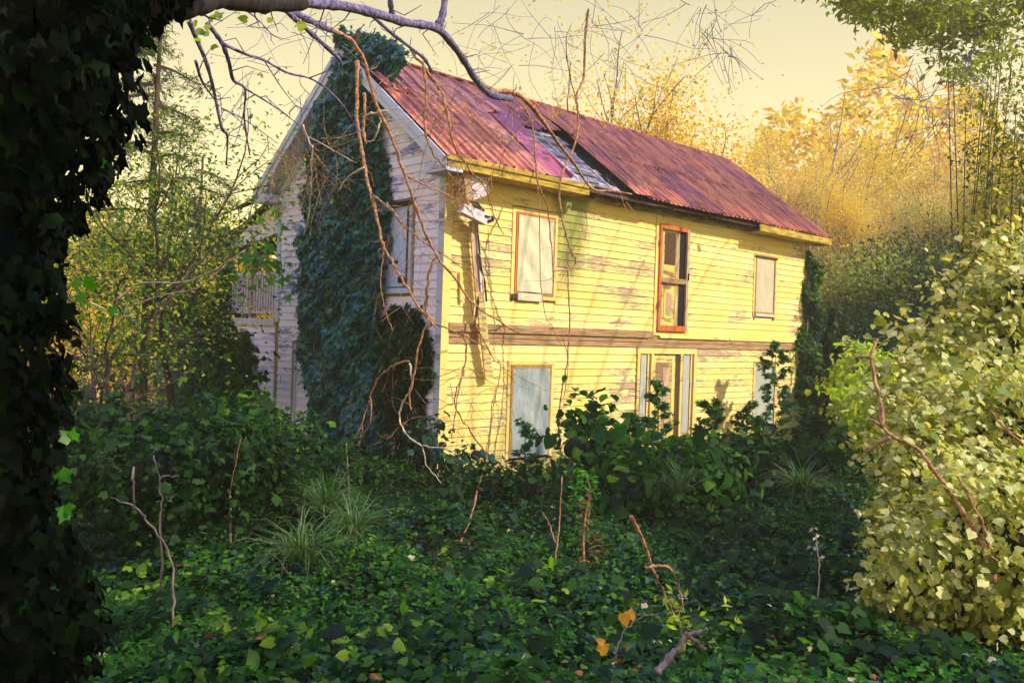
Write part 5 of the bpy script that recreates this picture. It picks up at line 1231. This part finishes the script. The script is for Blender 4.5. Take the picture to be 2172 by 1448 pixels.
# sticks and dead branches
def stick(pathlist, depth, label, mat='bark_orange', r=.014, name='dead_stick'):
    ps = []
    for k, pts in enumerate(pathlist): ps.append(([at(x, y, depth + .05 * i) for i, (x, y) in enumerate(pts)], r if k == 0 else r * .7, r * .45))
    return vine(ps, label, mat, name, 'stick', sides=6, wig=.004)
stick([[(1338, 1093), (1358, 1130), (1372, 1165), (1380, 1198), (1400, 1240), (1420, 1285), (1436, 1320)], [(1374, 1203), (1400, 1198), (1425, 1208), (1440, 1250), (1452, 1300)], [(1374, 1206), (1368, 1200)]], 5.4, 'orange broken stick standing up in the ground cover')
stick([[(1392, 1425), (1410, 1405), (1440, 1375), (1458, 1345), (1480, 1340), (1500, 1332)], [(1455, 1342), (1475, 1360), (1497, 1375)]], 4.1, 'grey brown forked branch lying at the bottom of the view', 'bark_grey', .022)
stick([[(1304, 1398), (1312, 1360), (1335, 1325), (1365, 1308), (1395, 1300)]], 4.6, 'thin arched stalk beside the orange leaves', 'bark_grey', .006)
stick([[(2108, 1235), (2102, 1190), (2060, 1115), (2020, 1050), (1975, 990), (1945, 950), (1895, 925), (1870, 905), (1845, 888)], [(1890, 928), (1862, 940), (1828, 970)], [(1872, 905), (1868, 860), (1855, 800), (1848, 750), (1862, 720)], [(1850, 758), (1825, 755), (1815, 768)], [(2102, 1190), (2090, 1130), (2060, 1060), (2030, 1010)]], 5.9, 'long bare branch arching up in front of the kudzu', 'bark_orange', .024)
stick([[(2172, 945), (2130, 905), (2100, 870)]], 6.3, 'short bare branch at the right edge over the kudzu', 'bark_orange', .014)
stick([[(345, 1250), (342, 1160), (338, 1110), (342, 1060), (336, 1010), (326, 965)], [(338, 1018), (355, 1008), (380, 1010)]], 5.2, 'thin upright bramble cane in the left foreground', 'bark_grey', .009)
stick([[(365, 1330), (368, 1240), (352, 1160), (310, 1100), (285, 1075), (235, 1055)], [(284, 1075), (284, 1030), (281, 1015)]], 4.8, 'dark crooked cane left of the upright one', 'bark_grey', .010)
stick([[(281, 1016), (284, 990)]], 4.8, 'pale snapped tip of a cane in the left foreground', 'bark_pale', .011)
stick([[(1735, 1270), (1738, 1200), (1733, 1160), (1732, 1130)]], 7.2, 'pale dried flower stalk right of the middle', 'bark_pale', .008)
stick([[(1176, 1190), (1183, 1140), (1188, 1090), (1192, 1010)], [(1178, 1150), (1165, 1110), (1150, 1085)]], 8.2, 'thin dead stem below the kudzu shrub', 'bark_orange', .012)
stick([[(610, 1215), (580, 1175), (560, 1185)], [(610, 1215), (600, 1140)], [(510, 930), (495, 1000), (485, 1060)]], 7.8, 'dry weed stem in the left foreground', 'bark_orange', .006)
stick([[(190, 640), (215, 655), (262, 672), (285, 668)], [(262, 672), (268, 650)]], 3.2, 'yellow lit twig with two leaves by the dark trunk', 'bark_pale', .005)
stick([[(240, 640), (300, 600), (380, 600), (450, 575), (520, 530)], [(270, 650), (350, 625), (420, 610), (480, 560)]], 9.0, 'bare grey twigs reaching out left of the porch', 'bark_grey', .012)
for (x, y, s, lb_) in ((1322, 1300, .055, 'curled orange leaf highest of the fallen ones on the stalk'), (1337, 1312, .045, 'small orange leaf beside the curled one'), (1272, 1382, .05, 'orange leaf standing alone left of the forked branch'), (1281, 1362, .04, 'small yellow orange leaf above the lone one')):
    b = at(x, y, 4.5); tag(leaf_mesh('orange_leaf', [tuple(b)], [(0, -1, .3)], s * 1.3, T_HEART, M['leaf_orange'], jitter=.3), lb_, 'leaf')
clump('seedling', [at(x, y, 4.9) for x, y in ((1430, 1270), (1425, 1285), (1440, 1300), (1455, 1330), (1435, 1340), (1550, 1310))], 'pale green seedling at the foot of the orange stick', 'seedling', .055, T_LANCE, M['leaf_ygreen'], .05, 9, [[at(1430, 1265, 4.9), at(1440, 1300, 4.9), at(1450, 1380, 4.9)]], r=.005)
clump('dry_flower', [at(x, y, 7.2) for x, y in ((1733, 1135), (1734, 1160), (1741, 1182))], 'dried white seed heads on the stalk right of the middle', 'flower', .05, T_LANCE, M['leaf_dry'], .03, 6)

# ------------------------------------------------------------------ the hazy air
hm = bpy.data.materials.new('pale_haze'); hm.use_nodes = True; hn = hm.node_tree; hn.nodes.clear()
ho = hn.nodes.new('ShaderNodeOutputMaterial'); hv = hn.nodes.new('ShaderNodeVolumePrincipled')
hv.inputs['Color'].default_value = (1, .88, .58, 1); hv.inputs['Density'].default_value = .0026; hv.inputs['Anisotropy'].default_value = .2
hn.links.new(hv.outputs[0], ho.inputs['Volume'])
hb = box('haze', hm, None, -170, 170, -35, 230, -4.5, 60); tag(hb, kind='stuff', label='pale warm haze in the air')
